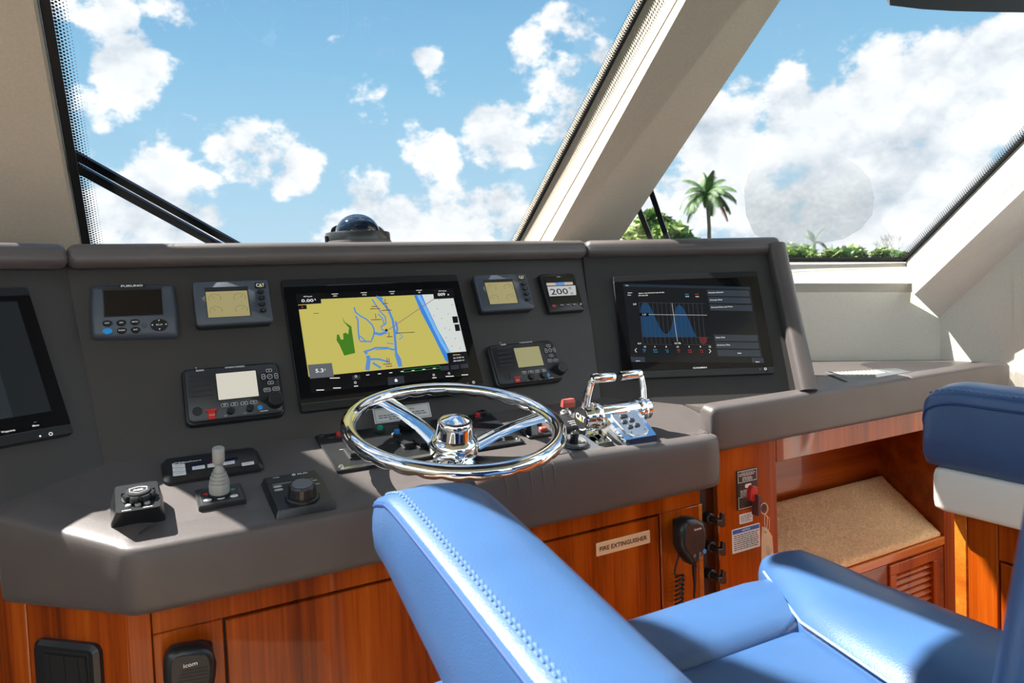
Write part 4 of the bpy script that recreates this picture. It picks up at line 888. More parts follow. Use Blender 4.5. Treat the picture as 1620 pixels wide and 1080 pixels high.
for pts, w_ in (([(715, 210), (755, 250), (795, 300), (825, 370), (838, 450), (845, 540), (850, 615), (872, 692)], .0055), ([(685, 230), (705, 262), (745, 320), (775, 350), (780, 395), (745, 420), (755, 440), (790, 448)], .003),
                ([(562, 285), (572, 320), (605, 345), (650, 370), (685, 405), (700, 440), (695, 480), (678, 520), (605, 518), (596, 500), (590, 440), (588, 370), (572, 345)], .0034), ([(700, 462), (740, 470), (785, 455)], .0065), ([(600, 480), (640, 515)], .0026),
                ([(628, 590), (680, 575), (708, 562), (790, 562), (822, 575), (850, 570)], .0042), ([(635, 585), (650, 605)], .006), ([(705, 575), (790, 570)], .002), ([(652, 715), (662, 640), (655, 615)], .009), ([(662, 640), (730, 640), (800, 660)], .0045), ([(690, 665), (745, 700)], .0045),
                ([(838, 440), (870, 465), (895, 485), (870, 505)], .002), ([(845, 380), (858, 430), (850, 470)], .0045), ([(740, 215), (755, 235)], .006), ([(785, 530), (830, 535)], .002), ([(725, 330), (755, 360), (770, 410)], .0025), ([(848, 600), (870, 640), (880, 690)], .008)):
    m.strip(q(pts), w_, z_)
dv.part('chart_waterways', m, glow('chart_river', lin(88, 138, 205), 1))
flat(dv, 'chart_park', [[(480, 348), (498, 385), (543, 415), (570, 597), (495, 615), (462, 540), (443, 512), (445, 472), (458, 470), (472, 505), (490, 505), (487, 465), (505, 458), (522, 470), (528, 425), (492, 385)]], glow('chart_green', lin(70, 128, 36), .9), h+.0006)
m = M()
for x, y, w_ in ((700, 282, 40), (705, 297, 70), (775, 262, 36), (783, 308, 70), (712, 372, 70), (805, 488, 40), (790, 675, 60), (800, 690, 44)): m.strip(q([(x-w_/2, y), (x+w_/2, y-3)]), .0016, z_+.0002)
for x, y in ((707, 345), (772, 245), (782, 285), (798, 470), (785, 645), (800, 650)): m.strip(q([(x, y-16), (x+4, y+18)]), .0013, z_+.0002)
dv.part('chart_marks', m, glow('chart_marks', lin(120, 26, 40), .8))
m = M(); m.strip(q([(800, 437), (1108, 228)]), .0013, z_+.0003); dv.part('heading_line', m, glow('chart_line', lin(160, 92, 120), .9))
m = M(); m.strip(q([(850, 462), (975, 456)]), .0014, z_+.0002); m.strip(q([(285, 328), (320, 326)]), .0011, z_+.0002)
for x, y in ((1145, 235), (1130, 295), (1205, 330), (1107, 343), (1160, 362), (1232, 270), (1185, 428), (1215, 440), (1190, 492), (1252, 500), (1230, 550), (1285, 565)): c = dv.p(x, y, h); m.strip([(c[0]-.0012, c[1]), (c[0]+.0012, c[1])], .0012, z_+.0002)
c = dv.p(783, 442, h); m.cyl(c[0], c[1], .0032, z_, z_+.0003, n=12); dv.part('chart_ink', m, KTXT)
flat(dv, 'data_box', [[(163, 193), (332, 186), (338, 258), (176, 268)], [(1098, 160), (1240, 155), (1252, 222), (1108, 229)], [(1197, 597), (1330, 586), (1350, 672), (1210, 682)], [(180, 272), (236, 268), (240, 296), (184, 300)], [(1232, 348), (1268, 346), (1275, 390), (1240, 393)], [(1248, 402), (1280, 400), (1288, 445), (1256, 448)]], glow('box_black', lin(24, 24, 27), .7), h+.0008)
flat(dv, 'depth_box', [[(245, 678), (410, 665), (425, 758), (262, 772)]], glow('box_grey', lin(120, 124, 132), .6), h+.0008)
flat(dv, 'home_tile', [[(790, 765), (900, 752), (908, 802), (796, 818)], [(548, 752), (600, 747), (606, 775), (553, 781)], [(1150, 688), (1208, 682), (1212, 712), (1156, 718)], [(1220, 681), (1278, 675), (1282, 705), (1226, 711)], [(1288, 674), (1340, 668), (1346, 698), (1294, 704)]], glow('tile', lin(52, 56, 66), .8), h+.0008)
m = M(); zz = h+.0011
for s, x, y, sz, w_ in (('0.00', 243, 240, .0100, .0255), ('k', 297, 232, .006, None), ('GPS Speed', 245, 212, .0035, .018), ('009', 1158, 198, .0105, .0185), ('M', 1205, 200, .005, None), ('GPS Heading', 1165, 174, .0034, .020), ('5.3', 325, 718, .0115, .0165), ('f', 363, 712, .006, None),
                   ('2.88 k', 432, 208, .0038, None), ('87:22', 632, 200, .0042, None), ('13:01', 822, 192, .0042, None), ('087', 1008, 184, .0038, None), ('26 57.87 N', 1275, 630, .0042, .026), ('080 04.931 W', 1278, 650, .0042, .027), ('GPS Position', 1262, 610, .0032, .018)):
    c = dv.p(x, y, h); m.text(s, c[0], c[1], sz, zz, width=w_, bold=.012)
for x, y in ((430, 195), (628, 186), (820, 178), (1005, 170)): c = dv.p(x, y, h); m.strip([(c[0]-.007, c[1]), (c[0]+.007, c[1])], .0011, zz)
for x, y, w_ in ((445, 838, 26), (575, 825, 14), (1110, 768, 14), (1215, 758, 28), (1318, 748, 22), (330, 852, 26), (430, 770, 34)): m.strip(q([(x-w_, y), (x+w_, y-2)]), .0018, zz)
c = dv.p(848, 785, h); m.face([(c[0]-.0042, c[1], zz), (c[0]+.0042, c[1], zz), (c[0], c[1]+.0042, zz)]); m.face([(c[0]-.003, c[1]-.0034, zz), (c[0]+.003, c[1]-.0034, zz), (c[0]+.003, c[1], zz), (c[0]-.003, c[1], zz)])
for x, y in ((655, 748), (735, 740), (812, 733), (890, 724), (965, 718), (1038, 710), (1110, 703)): c = dv.p(x, y, h); m.strip([(c[0]-.0035, c[1]), (c[0]+.0035, c[1])], .0015, zz)
for x, y in ((1106, 748), (1210, 737), (574, 758), (570, 800)): c = dv.p(x, y, h); m.tube([V3(c[0]+.0022*math.cos(t), c[1]+.0022*math.sin(t), zz) for t in np.linspace(0, 6.28, 11)[:-1]], .0004, 4, closed=True)
for x, y, r in ((1378, 798, .0026),): c = dv.p(x, y, h); m.tube([V3(c[0]+r*math.cos(t), c[1]+r*math.sin(t), zz) for t in np.linspace(0, 6.28, 13)[:-1]], .0005, 5, closed=True)
c = dv.p(1338, 804, h); m.cyl(c[0], c[1], .0007, zz-.0002, zz, n=8)
dv.part('screen_lettering', m, glow('screen_white', lin(238, 238, 235), 1))
m = M(); m.strip(q([(895, 730), (1150, 702)]), .0008, zz); m.strip(q([(892, 712), (1145, 686)]), .0008, zz); m.strip(q([(1145, 686), (1152, 702)]), .0008, zz); dv.part('depth_scale', m, glow('scale_green', lin(50, 150, 70), .9))
m = M(); c = dv.p(208, 286, h); m.cyl(c[0], c[1], .0018, zz-.0003, zz, n=10); dv.part('record_dot', m, glow('dot_red', lin(200, 40, 40), .9))

# right: tide graph
dv = plotter(RP, 'large chart plotter showing the blue tide graph, on the right wing panel', Z4, [(163, 220), (1160, 235), (1290, 940), (238, 915)])
Dd = lambda x, y: ((ZD[0]+x/ZD[2]-Z4[0])*Z4[2], (ZD[1]+y/ZD[2]-Z4[1])*Z4[2]); Ee = lambda x, y: ((ZE[0]+x/ZE[2]-Z4[0])*Z4[2], (ZE[1]+y/ZE[2]-Z4[1])*Z4[2])
flat(dv, 'screen', [[(240, 297), (1108, 318), (1203, 838), (300, 832)]], SCR_D, h)
flat(dv, 'header_bar', [[(240, 297), (1108, 318), (1112, 336), (244, 316)]], glow('hdr', lin(48, 62, 74), .6), h+.0002)
curve = [(302, 400), (310, 360), (325, 338), (345, 332), (368, 342), (390, 370), (415, 420), (450, 500), (485, 570), (510, 605), (535, 615), (560, 600), (580, 555), (600, 470), (615, 400), (630, 365), (650, 352), (672, 362), (700, 405), (730, 470), (760, 545), (790, 610), (810, 640)]
def band(name, mat, pts, base, hz):
    m = M(); n_ = len(pts)
    for k in range(n_-1):
        a_, b_ = pts[k], pts[k+1]; fa = (k/(n_-1)); ba = base(a_[0]); bb = base(b_[0])
        m.face([(*dv.p(*Dd(*a_), h), hz), (*dv.p(*Dd(*b_), h), hz), (*dv.p(*Dd(*bb), h), hz), (*dv.p(*Dd(*ba), h), hz)])
    dv.part(name, m, mat)
band('tide_curve', glow('tide_blue', lin(34, 74, 112), .75), curve, lambda x: (322+(x-302)*(812-322)/(810-302), 640), h+.0003)
flat(dv, 'tide_low', [[Dd(825, 642), Dd(905, 645), Dd(895, 690), Dd(868, 712), Dd(840, 690)]], glow('tide_red', lin(110, 42, 42), .8), h+.0003)
m = M(); qd = lambda pts: [dv.p(*Dd(x, y), h) for x, y in pts]
for k in range(15): m.strip(qd([(290+k*40, 335), (325+k*40, 700)]), .0008, h+.0005)
m.strip(qd([(285, 332), (885, 342)]), .0008, h+.0005); m.strip(qd([(322, 640), (930, 645)]), .0008, h+.0005); m.strip(qd([(320, 706), (930, 714)]), .0008, h+.0005)
dv.part('graph_grid', m, glow('grid', lin(74, 76, 80), .8))
m = M(); m.strip(qd([(585, 338), (635, 690)]), .0011, h+.0006); m.strip(qd([(375, 440), (900, 446)]), .0011, h+.0006); dv.part('graph_cursor', m, glow('cursor', lin(190, 192, 192), .9))
flat(dv, 'screen_button', [[Ee(102, 217), Ee(482, 225), Ee(490, 280), Ee(112, 272)], [Ee(114, 283), Ee(495, 290), Ee(503, 342), Ee(122, 336)], [Ee(126, 349), Ee(506, 356), Ee(515, 410), Ee(134, 402)], [Ee(165, 620), Ee(558, 625), Ee(566, 682), Ee(176, 676)], [Ee(180, 688), Ee(570, 692), Ee(578, 748), Ee(190, 744)], [Ee(194, 757), Ee(582, 760), Ee(592, 818), Ee(205, 814)], [Dd(212, 818), Dd(340, 822), Dd(346, 868), Dd(222, 866)], [Ee(505, 828), Ee(612, 830), Ee(620, 874), Ee(512, 874)]], SCR_G, h+.0003)
flat(dv, 'readout_box', [[Dd(292, 425), Dd(375, 427), Dd(378, 455), Dd(297, 453)], [Dd(590, 682), Dd(682, 684), Dd(686, 712), Dd(594, 711)]], glow('box2', lin(14, 14, 15), .7), h+.0007)
m = M(); zz = h+.0010
def tx(s, c, sz, w_=None, al='C'): m.text(s, c[0], c[1], sz, zz, width=w_, align=al, bold=.012)
P_ = lambda x, y: dv.p(*Dd(x, y), h); E_ = lambda x, y: dv.p(*Ee(x, y), h)
tx('2.0', P_(250, 347), .0066); tx('1.31', P_(335, 440), .0062); tx('-0.4', P_(290, 700), .0060); tx('12:15L', P_(638, 698), .0066)
for s, x in (('12', 343), ('4', 430), ('8', 533), ('12', 637), ('4', 738), ('8', 840), ('12', 926)): tx(s, P_(x, 730), .0062)
tx('Station', P_(188, 246), .0042, None, 'L'); tx('Date', P_(188, 266), .0042, None, 'L'); tx('Jupiter, Lake Worth Creek, Florida', P_(285, 250), .0044, .066, 'L'); tx('09-Feb-25', P_(285, 271), .0044, .024, 'L'); tx('Tides', P_(165, 181), .004, None, 'L')
tx('06:52', P_(722, 278), .0042); tx('18:02', P_(812, 280), .0042)
tx('Nearby Stations', E_(118, 245), .0046, .038, 'L'); tx('Change Date', E_(130, 311), .0046, .032, 'L'); tx('Current Date and Time', E_(140, 377), .0046, .055, 'L'); tx('Next Day', E_(185, 648), .0046, .023, 'L'); tx('Previous Day', E_(197, 717), .0046, .032, 'L'); tx('Back', E_(398, 788), .0048)
tx('Home', P_(280, 857), .0042); tx('Menu', E_(560, 866), .0042); tx('GARMIN', P_(836, 918), .0056, .034)
for pts in ([(268, 745), (252, 762), (268, 780)], [(918, 752), (935, 770), (920, 786)]): m.strip(qd(pts), .0014, zz)
c = E_(630, 930); m.tube([V3(c[0]+.0026*math.cos(t), c[1]+.0026*math.sin(t), zz) for t in np.linspace(0, 6.28, 13)[:-1]], .0006, 5, closed=True); c = E_(582, 931); m.cyl(c[0], c[1], .0007, zz-.0002, zz, n=8)
dv.part('screen_lettering', m, bpy.data.materials['screen_white'])
m = M()
for s, x, y in (('High', 335, 756), ('1.9', 337, 775), ('04:30', 433, 758), ('01:10', 440, 777), ('Low', 541, 758), ('0.2', 545, 776), ('06:52', 718, 258)): m.text(s, *P_(x, y), .0046, zz, bold=.012)
dv.part('blue_figures', m, glow('fig_blue', lin(40, 150, 205), .95))
m = M()
for s, x, y in (('High', 645, 758), ('1.9', 648, 776), ('16:52', 745, 760), ('13:40', 750, 778), ('Low', 850, 760), ('-0.2', 855, 778), ('18:02', 808, 258)): m.text(s, *P_(x, y), .0046, zz, bold=.012)
dv.part('red_figures', m, glow('fig_red', lin(190, 50, 50), .95))

# left: mostly outside the picture
def left_o(dv, h):
    a = dv.p(307, -707, h); b = dv.p(788, 835, h); # outer right corners (TR from the picture top at 453, BR at 702)
    w = .417; hh = .298; x1 = (a[0]+b[0])/2; y1 = (dv.p(307, -720, h)[1]); y0 = dv.p(785, 845, h)[1]; return x1-w/2, (y0+y1)/2, w, y1-y0
dv = plotter(LP, 'large dark chart plotter on the left wing panel, cut off by the picture edge', ZL, [(-200, -700), (307, -707), (788, 835), (-100, 1000)], o_local=left_o)
cx, cy, w, hh = dv.b
m = M(); m.face([(cx-w*.44, cy-hh*.34, h), (cx+w*.44, cy-hh*.34, h), (cx+w*.44, cy+hh*.40, h), (cx-w*.44, cy+hh*.40, h)]); dv.part('screen', m, glow('screen_sleep', lin(44, 50, 54), .5))
m = M(); m.face([(cx-w*.44, cy-hh*.34, h+.0002), (cx+w*.30, cy-hh*.34, h+.0002), (cx+w*.30, cy+hh*.33, h+.0002), (cx-w*.44, cy+hh*.33, h+.0002)]); dv.part('map_field', m, glow('screen_sleep2', lin(58, 66, 72), .5))
m = M(); zz = h+.0006
for s, x, y in (('Menu', 380, 762), ('Waypoints', 85, 822)): m.text(s, *dv.p(x, y, h), .0046, zz, bold=.012)
c = dv.p(372, 717, h); m.text('...', c[0], c[1], .006, zz)
c = dv.p(541, 853, h); m.tube([V3(c[0]+.0026*math.cos(t), c[1]+.0026*math.sin(t), zz) for t in np.linspace(0, 6.28, 13)[:-1]], .0006, 5, closed=True); c = dv.p(428, 877, h); m.cyl(c[0], c[1], .0016, zz-.0002, zz, n=10)
dv.part('screen_lettering', m, bpy.data.materials['screen_white'])
# ---------------------------------------------------------------- controls on the sloping console top
ZEP = (160, 730, 6.75); ZF = (240, 690, 5.4); ZW1 = (480, 600, 6.231); ZW2 = (700, 600, 6.231); ZT = (860, 600, 7.715)
def zq(dv, pts, h): return [V3(*dv.p(x, y, h), h) for x, y in pts]
def textm(items, z):
    m = M()
    for s, c, sz, w in items: m.text(s, c[0], c[1], sz, z, width=w, bold=.015)
    return m
# spotlight control
dv = Dev(CT, 'searchlight_control', 'black box with a notched dial, leftmost control on the console top', 'control', ZEP, (400, 560))
b0 = [dv.fr.pick(*p) for p in ((175, 838), (263, 824), (258, 776), (178, 782))]
xl, xr = b0[0][0], b0[1][0]; yf = (b0[0][1]+b0[1][1])/2; h = .036
t = dv.pp([(155, 552), (640, 478)], h); yb = dv.p(390, 255, h)[1]; txl, txr, tyf = t[0][0], t[1][0], (t[0][1]+t[1][1])/2
m = M(); L = []
for z_, e, f in ((.0005, 0, 0), (.010, .06, .06), (.030, .72, .80), (h, 1, 1)):
    x0, x1 = xl*(1-e)+txl*e, xr*(1-e)+txr*e; y0 = yf*(1-f)+tyf*f; L.append([V3(p[0], p[1], z_) for p in rrect((x0+x1)/2, (y0+yb+.008)/2, x1-x0, yb+.008-y0, .006, 4)])
m.loft(L); dv.part('housing', m, BLACK, sharp=28)
kc = dv.p(398, 322, h+.010); tw_ = txr-txl; R0 = .0235; m = M(); n_ = 80
ring = lambda r, z_, g: [V3(kc[0]+(r-(g if (k % 10) in (0, 1, 2) else 0))*math.cos(2*math.pi*k/n_), kc[1]+(r-(g if (k % 10) in (0, 1, 2) else 0))*math.sin(2*math.pi*k/n_), z_) for k in range(n_)]
m.loft([ring(R0*.9, h-.0005, .003), ring(R0, h+.003, .004), ring(R0, h+.009, .004), ring(R0*.93, h+.011, .003)]); dv.part('dial', m, BLACK)
dv.part('dial_face', M().cyl(kc[0], kc[1], R0*.72, h+.0112, h+.0135, .001, 30), DARKP)
m = M(); sh = [(-.012, .006), (0, .0095), (.012, .006), (.0115, -.004), (0, -.0105), (-.0115, -.004)]; m.tube([V3(kc[0]+a, kc[1]+b, h+.0136) for a, b in sh], .0006, 5, closed=True); m.text('ACR', kc[0], kc[1], .0070, h+.0138, bold=.02)
for x, y in ((270, 522), (500, 482)): c = dv.p(x, y, h); m.strip([(c[0]-.006, c[1]), (c[0]+.006, c[1])], .0012, h+.0005)
dv.part('lettering', m, WTXT)
for x, y in ((290, 478), (393, 466), (493, 444)): c = dv.p(x, y, h); dv.part('button', M().cyl(c[0], c[1], .0042, h-.0003, h+.003, .001, 16), GREYL, 'pale round button')
# engine order display panel
dv = Dev(CT, 'control_display', 'low black display panel with white labelled keys behind the grey joystick', 'display', ZF, (520, 290)); h = .014
q = dv.pp([(105, 430), (967, 298)], 0); B1 = dv.fr.pick(403, 714), dv.fr.pick(257, 733); x0, x1 = q[0][0], q[1][0]; y0 = (q[0][1]+q[1][1])/2; y1 = (B1[0][1]+B1[1][1])/2-.004
cx, cy, w, hh = (x0+x1)/2, (y0+y1)/2, x1-x0, y1-y0
dv.part('housing', M().rr(cx, cy, w, hh, .012, .0004, h, .008), BLACK, sharp=25)
q = dv.pp([(325, 240), (733, 178), (738, 195), (332, 258)], h); dv.part('text_screen', M().ext(q[::-1], h-.0002, h+.0005), pbr('dark_blue_lcd', (.004, .012, .05), .1, ior=1.7))
m = M()
for q in ([(175, 243), (283, 236), (286, 262), (177, 270)], [(178, 276), (287, 268), (290, 295), (180, 304)], [(180, 310), (292, 300), (295, 328), (183, 340)], [(345, 263), (452, 247), (456, 272), (348, 287)], [(475, 242), (540, 232), (544, 258), (478, 268)], [(607, 226), (706, 208), (710, 232), (610, 248)], [(768, 230), (872, 214), (876, 238), (772, 254)]):
    P = dv.pp(q, h); c = sum(P)/4; dv.part('key', M().ext(P[::-1], h-.0002, h+.0008), PAPER); m.strip([(c[0]-.006, c[1]), (c[0]+.006, c[1])], .001, h+.001)
dv.part('key_print', m, GTXT); c = dv.p(330, 215, h); dv.part('lettering', textm([('Mathers', c, .0085, .036)], h+.0004).xf(lambda p: V3(p[0]+(p[1]-c[1])*.3, p[1], p[2])), WTXT); c = dv.p(205, 232, h); dv.part('emblem', M().strip([(c[0]-.006, c[1]-.002), (c[0], c[1]+.002), (c[0]+.006, c[1]+.001)], .0022, h+.0004), WTXT)
# grey joystick
dv = Dev(CT, 'thruster_joystick', 'grey ribbed joystick on a small dark plate', 'joystick', ZF, (580, 520)); h = .009
cx, cy, w, hh = dv.rect([(372, 455), (762, 392), (806, 535), (392, 602)], h); dv.part('base_plate', M().rr(cx, cy, w, hh, .003, .0004, h, .0015), DARKP, sharp=30)
P = [(cx-w*.42, cy-hh*.42), (cx+w*.42, cy-hh*.42), (cx+w*.42, cy+hh*.2), (cx+w*.30, cy+hh*.42), (cx-w*.30, cy+hh*.42), (cx-w*.42, cy+hh*.2)]
m = M(); m.tube([V3(*p, h) for p in P], .0004, 4, closed=True); dv.part('outline', m, GREY)
sc_ = dv.p(580, 492, h); s0 = V3(sc_[0], sc_[1], 0)
dv.part('collar', M().lathe([(.0172, h-.0003), (.0172, h+.004), (.0155, h+.005)], 28, s0), BLACKM)
pr = [(.0160, h+.004), (.0160, h+.020), (.0150, h+.0215), (.0145, h+.0215), (.0153, h+.0245), (.0140, h+.0275), (.0128, h+.0275), (.0138, h+.0305), (.0122, h+.0335), (.0108, h+.0335), (.0118, h+.0365), (.0100, h+.0395), (.0085, h+.0395), (.0092, h+.042), (.0068, h+.047), (.0052, h+.051), (.0052, h+.053)]
dv.part('boot', M().lathe(pr, 28, s0), GREYL, sharp=50)
dv.part('knob', M().lathe([(.0050, h+.052), (.0088, h+.056), (.0094, h+.060), (.0094, h+.080), (.0084, h+.0815)], 26, s0), GREYL)
for x, y, mt, a in ((462, 495, RED, math.pi), (690, 455, GRN, 0)):
    c = dv.p(x, y, h); dv.part('arrow_mark', M().ext([(c[0]+.0052*math.cos(a+k), c[1]+.0052*math.sin(a+k)) for k in (0, 2.09, 4.19)], h-.0002, h+.0006), mt)
m = M()
for x, y in ((477, 547), (592, 527), (704, 510)): c = dv.p(x, y, h); dv.part('button', M().cyl(c[0], c[1], .0062, h-.0002, h+.0012, .0004, 18, .62), PAPER, 'white oval key'); m.strip([(c[0]-.003, c[1]), (c[0]+.003, c[1])], .001, h+.0014)
dv.part('key_print', m, GTXT)
# thermal camera control
dv = Dev(CT, 'camera_control', 'black square camera control with one large ribbed knob', 'control', ZF, (1260, 470)); h = .013
fl_, fr2 = dv.fr.pick(432, 808), dv.fr.pick(528, 791); q = dv.pp([(1075, 640), (1553, 548), (1392, 287), (965, 355)], h); x0, x1 = (q[0][0]+q[3][0])/2, (q[1][0]+q[2][0])/2; y0, y1 = (q[0][1]+q[1][1])/2, (q[2][1]+q[3][1])/2
cx, cy, w, hh = (x0+x1)/2, (y0+y1)/2, x1-x0, y1-y0
L = [[V3(*p, .0004) for p in rrect(cx, cy, w+.010, hh+.010, .004, 4)], [V3(*p, h-.002) for p in rrect(cx, cy, w+.002, hh+.002, .003, 4)], [V3(*p, h) for p in rrect(cx, cy, w-.001, hh-.001, .002, 4)]]
dv.part('housing', M().loft(L), BLACK, sharp=30)
dv.part('header_panel', M().rr(cx, cy+hh*.385, w*.95, hh*.20, .001, h-.0002, h+.0004), DARKP)
dv.part('status_bar', M().rr(cx-.002, cy+hh*.24, w*.78, .0055, .001, h-.0002, h+.0004), GREY)
kc = dv.p(1285, 500, h+.004); dv.part('knob_skirt', M().lathe([(.0275, h-.0002), (.0275, h+.003), (.0255, h+.005), (.0220, h+.005)], 40, (kc[0], kc[1], 0)), BLACK)
n_ = 72; rg = lambda r, z_, g: [V3(kc[0]+(r-g*(k % 6 == 0))*math.cos(2*math.pi*k/n_), kc[1]+(r-g*(k % 6 == 0))*math.sin(2*math.pi*k/n_), z_) for k in range(n_)]
dv.part('knob', M().loft([rg(.0225, h+.004, .0012), rg(.0215, h+.021, .0012), rg(.0195, h+.0235, .0), rg(.015, h+.0245, 0)]), BLACK, sharp=28); dv.part('knob_cap', M().cyl(kc[0], kc[1], .0165, h+.0240, h+.0253, .0008, 30), GREY)
m = M(); c = dv.p(1290, 318, h); m.text('FLIR', c[0], c[1], .0062, h+.0006, width=.0185, bold=.03); c = dv.p(1213, 330, h); m.tube([V3(c[0]+.0026*math.cos(t_), c[1]+.0026*math.sin(t_), h+.0006) for t_ in np.linspace(0, 6.28, 13)[:-1]], .0007, 5, closed=True)
c = dv.p(1065, 355, h); m.text('PWR', c[0], c[1], .0048, h+.0006, bold=.02)
for x, y, w_ in ((1375, 380, .007), (1410, 408, .005)): c = dv.p(x, y, h); m.strip([(c[0]-w_, c[1]), (c[0]+w_, c[1])], .0022, h+.0006)
for x, y in ((1075, 430), (1085, 458)):
    c = dv.p(x, y, h); m.strip([(c[0]-.004, c[1]), (c[0]+.004, c[1])], .0014, h+.0006); m.tube([V3(*p, h+.0004) for p in rrect(c[0], c[1], .013, .005, .0022, 4)], .0004, 4, closed=True)
dv.part('lettering', m, WTXT)

# warning sticker on the panel behind the wheel
dv = sticker('warning_sticker', 'white framed sticker on the middle panel behind the steering wheel', 'sticker', [(680, 305), (1235, 218), (1262, 365), (705, 445)], ZW1, fr=MP, r=.001)
cx, cy, w, h, th = dv.g; m = M(); frame_line(m, cx, cy, w*.95, h*.86, .0006, th+.0003); m.text('CAUTION', cx+w*.03, cy+h*.22, h*.15, th+.0003, width=w*.36, bold=.01); lines(m, cx, cy-h*.02, w*.84, 2, h*.14, th+.0003, h*.05, rnd); lines(m, cx, cy-h*.30, w*.5, 1, h*.1, th+.0003, h*.05, rnd); dv.part('print', m, KTXT)

# switch panel under the wheel
dv = Dev(CT, 'switchboard', 'wide black switchboard under the steering wheel with coloured push buttons', 'switch panel', ZW1, (700, 620)); h = .006
q = [dv.fr.pick(*p, h) for p in ((480+105/6.231, 600+548/6.231), (480+340/6.231, 600+905/6.231), (700+815/6.231, 600+606/6.231), (700+458/6.231, 600+328/6.231))]
x0, x1 = (q[0][0]+q[1][0])/2, (q[2][0]+q[3][0])/2; y0, y1 = (q[1][1]+q[2][1])/2, (q[0][1]+q[3][1])/2; y1 = min(y1, CT.w(0, 0)[1]*0+q[0][1]); cx, cy, w, hh = (x0+x1)/2, (y0+y1)/2, x1-x0, y1-y0
dv.part('plate', M().rr(cx, cy, w, hh, .004, .0004, h, .001), BLACK, sharp=30)
dv.part('front_strip', M().rr(cx, y0+.006, w*.96, .009, .001, h-.0003, h+.0006), STEEL)
def P2(x, y, hz=h): return dv.fr.pick(700+x/6.231, 600+y/6.231, hz)
for c in ((x0+.010, y0+.012), (x1-.010, y0+.012), (x0+.010, y1-.010), (x1-.010, y1-.010)): dv.part('screw', M().lathe([(.0055, h-.0002), (.0055, h+.0025), (.0040, h+.0042)], 16, (c[0], c[1], 0)), STEEL if c[1] < cy else BLACKM)
for c, mt, lab in ((dv.p(352, 575, h), RED, 'red'), (dv.p(755, 512, h), GRN, 'green'), (dv.p(918, 550, h), BLU, 'blue'), (P2(345, 385), RED, 'red')):
    b_ = dv.part('push_button', M().lathe([(.0105, h-.0002), (.0105, h+.003), (.0075, h+.005)], 20, (c[0], c[1], 0)), BLACKM, f'{lab} push button in a black collar'); M().lathe([(.0062, h+.004), (.0060, h+.011), (.0045, h+.0125)], 18, (c[0], c[1], 0)).build('button_cap', mt, b_)
c = dv.p(1025, 480, h); dv.part('round_knob', M().lathe([(.016, h-.0002), (.018, h+.004), (.019, h+.012), (.016, h+.015)], 28, (c[0], c[1], 0)), BLACK)
def rocker(c, w_, l_, tilt=1):
    r_ = dv.part('rocker_switch', M().rr(c[0], c[1], w_, l_, .0015, h-.0002, h+.003, .0006), BLACKM)
    m = M(); m.loft([[V3(c[0]+sx, c[1]-l_*.42, h+.003), V3(c[0]+sx, c[1]-l_*.42, h+(.0105 if tilt > 0 else .0055)), V3(c[0]+sx, c[1], h+.0055), V3(c[0]+sx, c[1]+l_*.42, h+(.0055 if tilt > 0 else .0105)), V3(c[0]+sx, c[1]+l_*.42, h+.003)] for sx in (-w_*.40, w_*.40)]); m.build('rocker_key', DARKP, r_)
rocker(dv.p(490, 735, h), .026, .046); rocker(dv.p(1010, 640, h), .024, .044); rocker(dv.p(1160, 640, h), .024, .044)
for x, y in ((395, 585), (500, 570), (610, 555)): rocker(P2(x, y), .022, .040, -1)
m = M()
for x, y, w_ in ((278, 575, .006), (385, 690, .006), (870, 630, .005), (1000, 610, .005)): c = dv.p(x, y, h); m.strip([(c[0]-w_, c[1]), (c[0]+w_, c[1])], .0018, h+.0004)
for x, y, w_ in ((420, 625, .012), (520, 612, .012), (620, 598, .012)): c = P2(x, y); m.strip([(c[0]-w_, c[1]), (c[0]+w_, c[1])], .0016, h+.0004)
dv.part('legend', m, GTXT)
# small black block behind it
c = CT.pick(700+392/6.231, 600+328/6.231, .008); fr = CT.shift(*c); t = thing('sensor_block', 'small black block between the switch panel and the instrument panel', 'block', fr); M().rr(0, 0, .022, .016, .002, .0004, .012, .002).build('housing', BLACKM, t); M().cyl(0, 0, .005, .0119, .014, .0005, 14).build('lens', SCRGLASS, t)

# paddle and red button right of the panel
c = CT.pick(700+905/6.231, 600+560/6.231, 0); fr = CT.shift(*c); t = thing('trim_switch', 'small switch pod with a steel paddle and red button right of the wheel', 'switch', fr)
M().rr(.012, .012, .062, .046, .004, .0004, .005, .001).build('base', DARKP, t)
m = M(); m.loft([[V3(x, -.004, .005), V3(x, .004, .026), V3(x, .012, .028), V3(x, .018, .005)] for x in (-.008, .006)]); m.build('paddle', STEEL, t); m = M(); m.loft([[V3(x, -.0045, .005), V3(x, .0035, .0265), V3(x, .010, .0285), V3(x, .019, .005)] for x in (-.011, -.0082)]); m.build('paddle_side', BLACK, t)
M().rr(.026, .010, .016, .012, .003, .0048, .013, .002).build('button', REDG, t, 'red button')
c = CT.pick(700+860/6.231, 600+452/6.231, .004); fr = CT.shift(*c); t = thing('lever_latch', 'slim black lever lying on the console under the right wheel spoke', 'lever', fr)
M().rr(0, 0, .060, .010, .004, .0004, .008, .003).build('blade', BLACK, t); M().cyl(-.024, 0, .006, .0078, .011, .001, 14).build('pivot', STEEL, t)

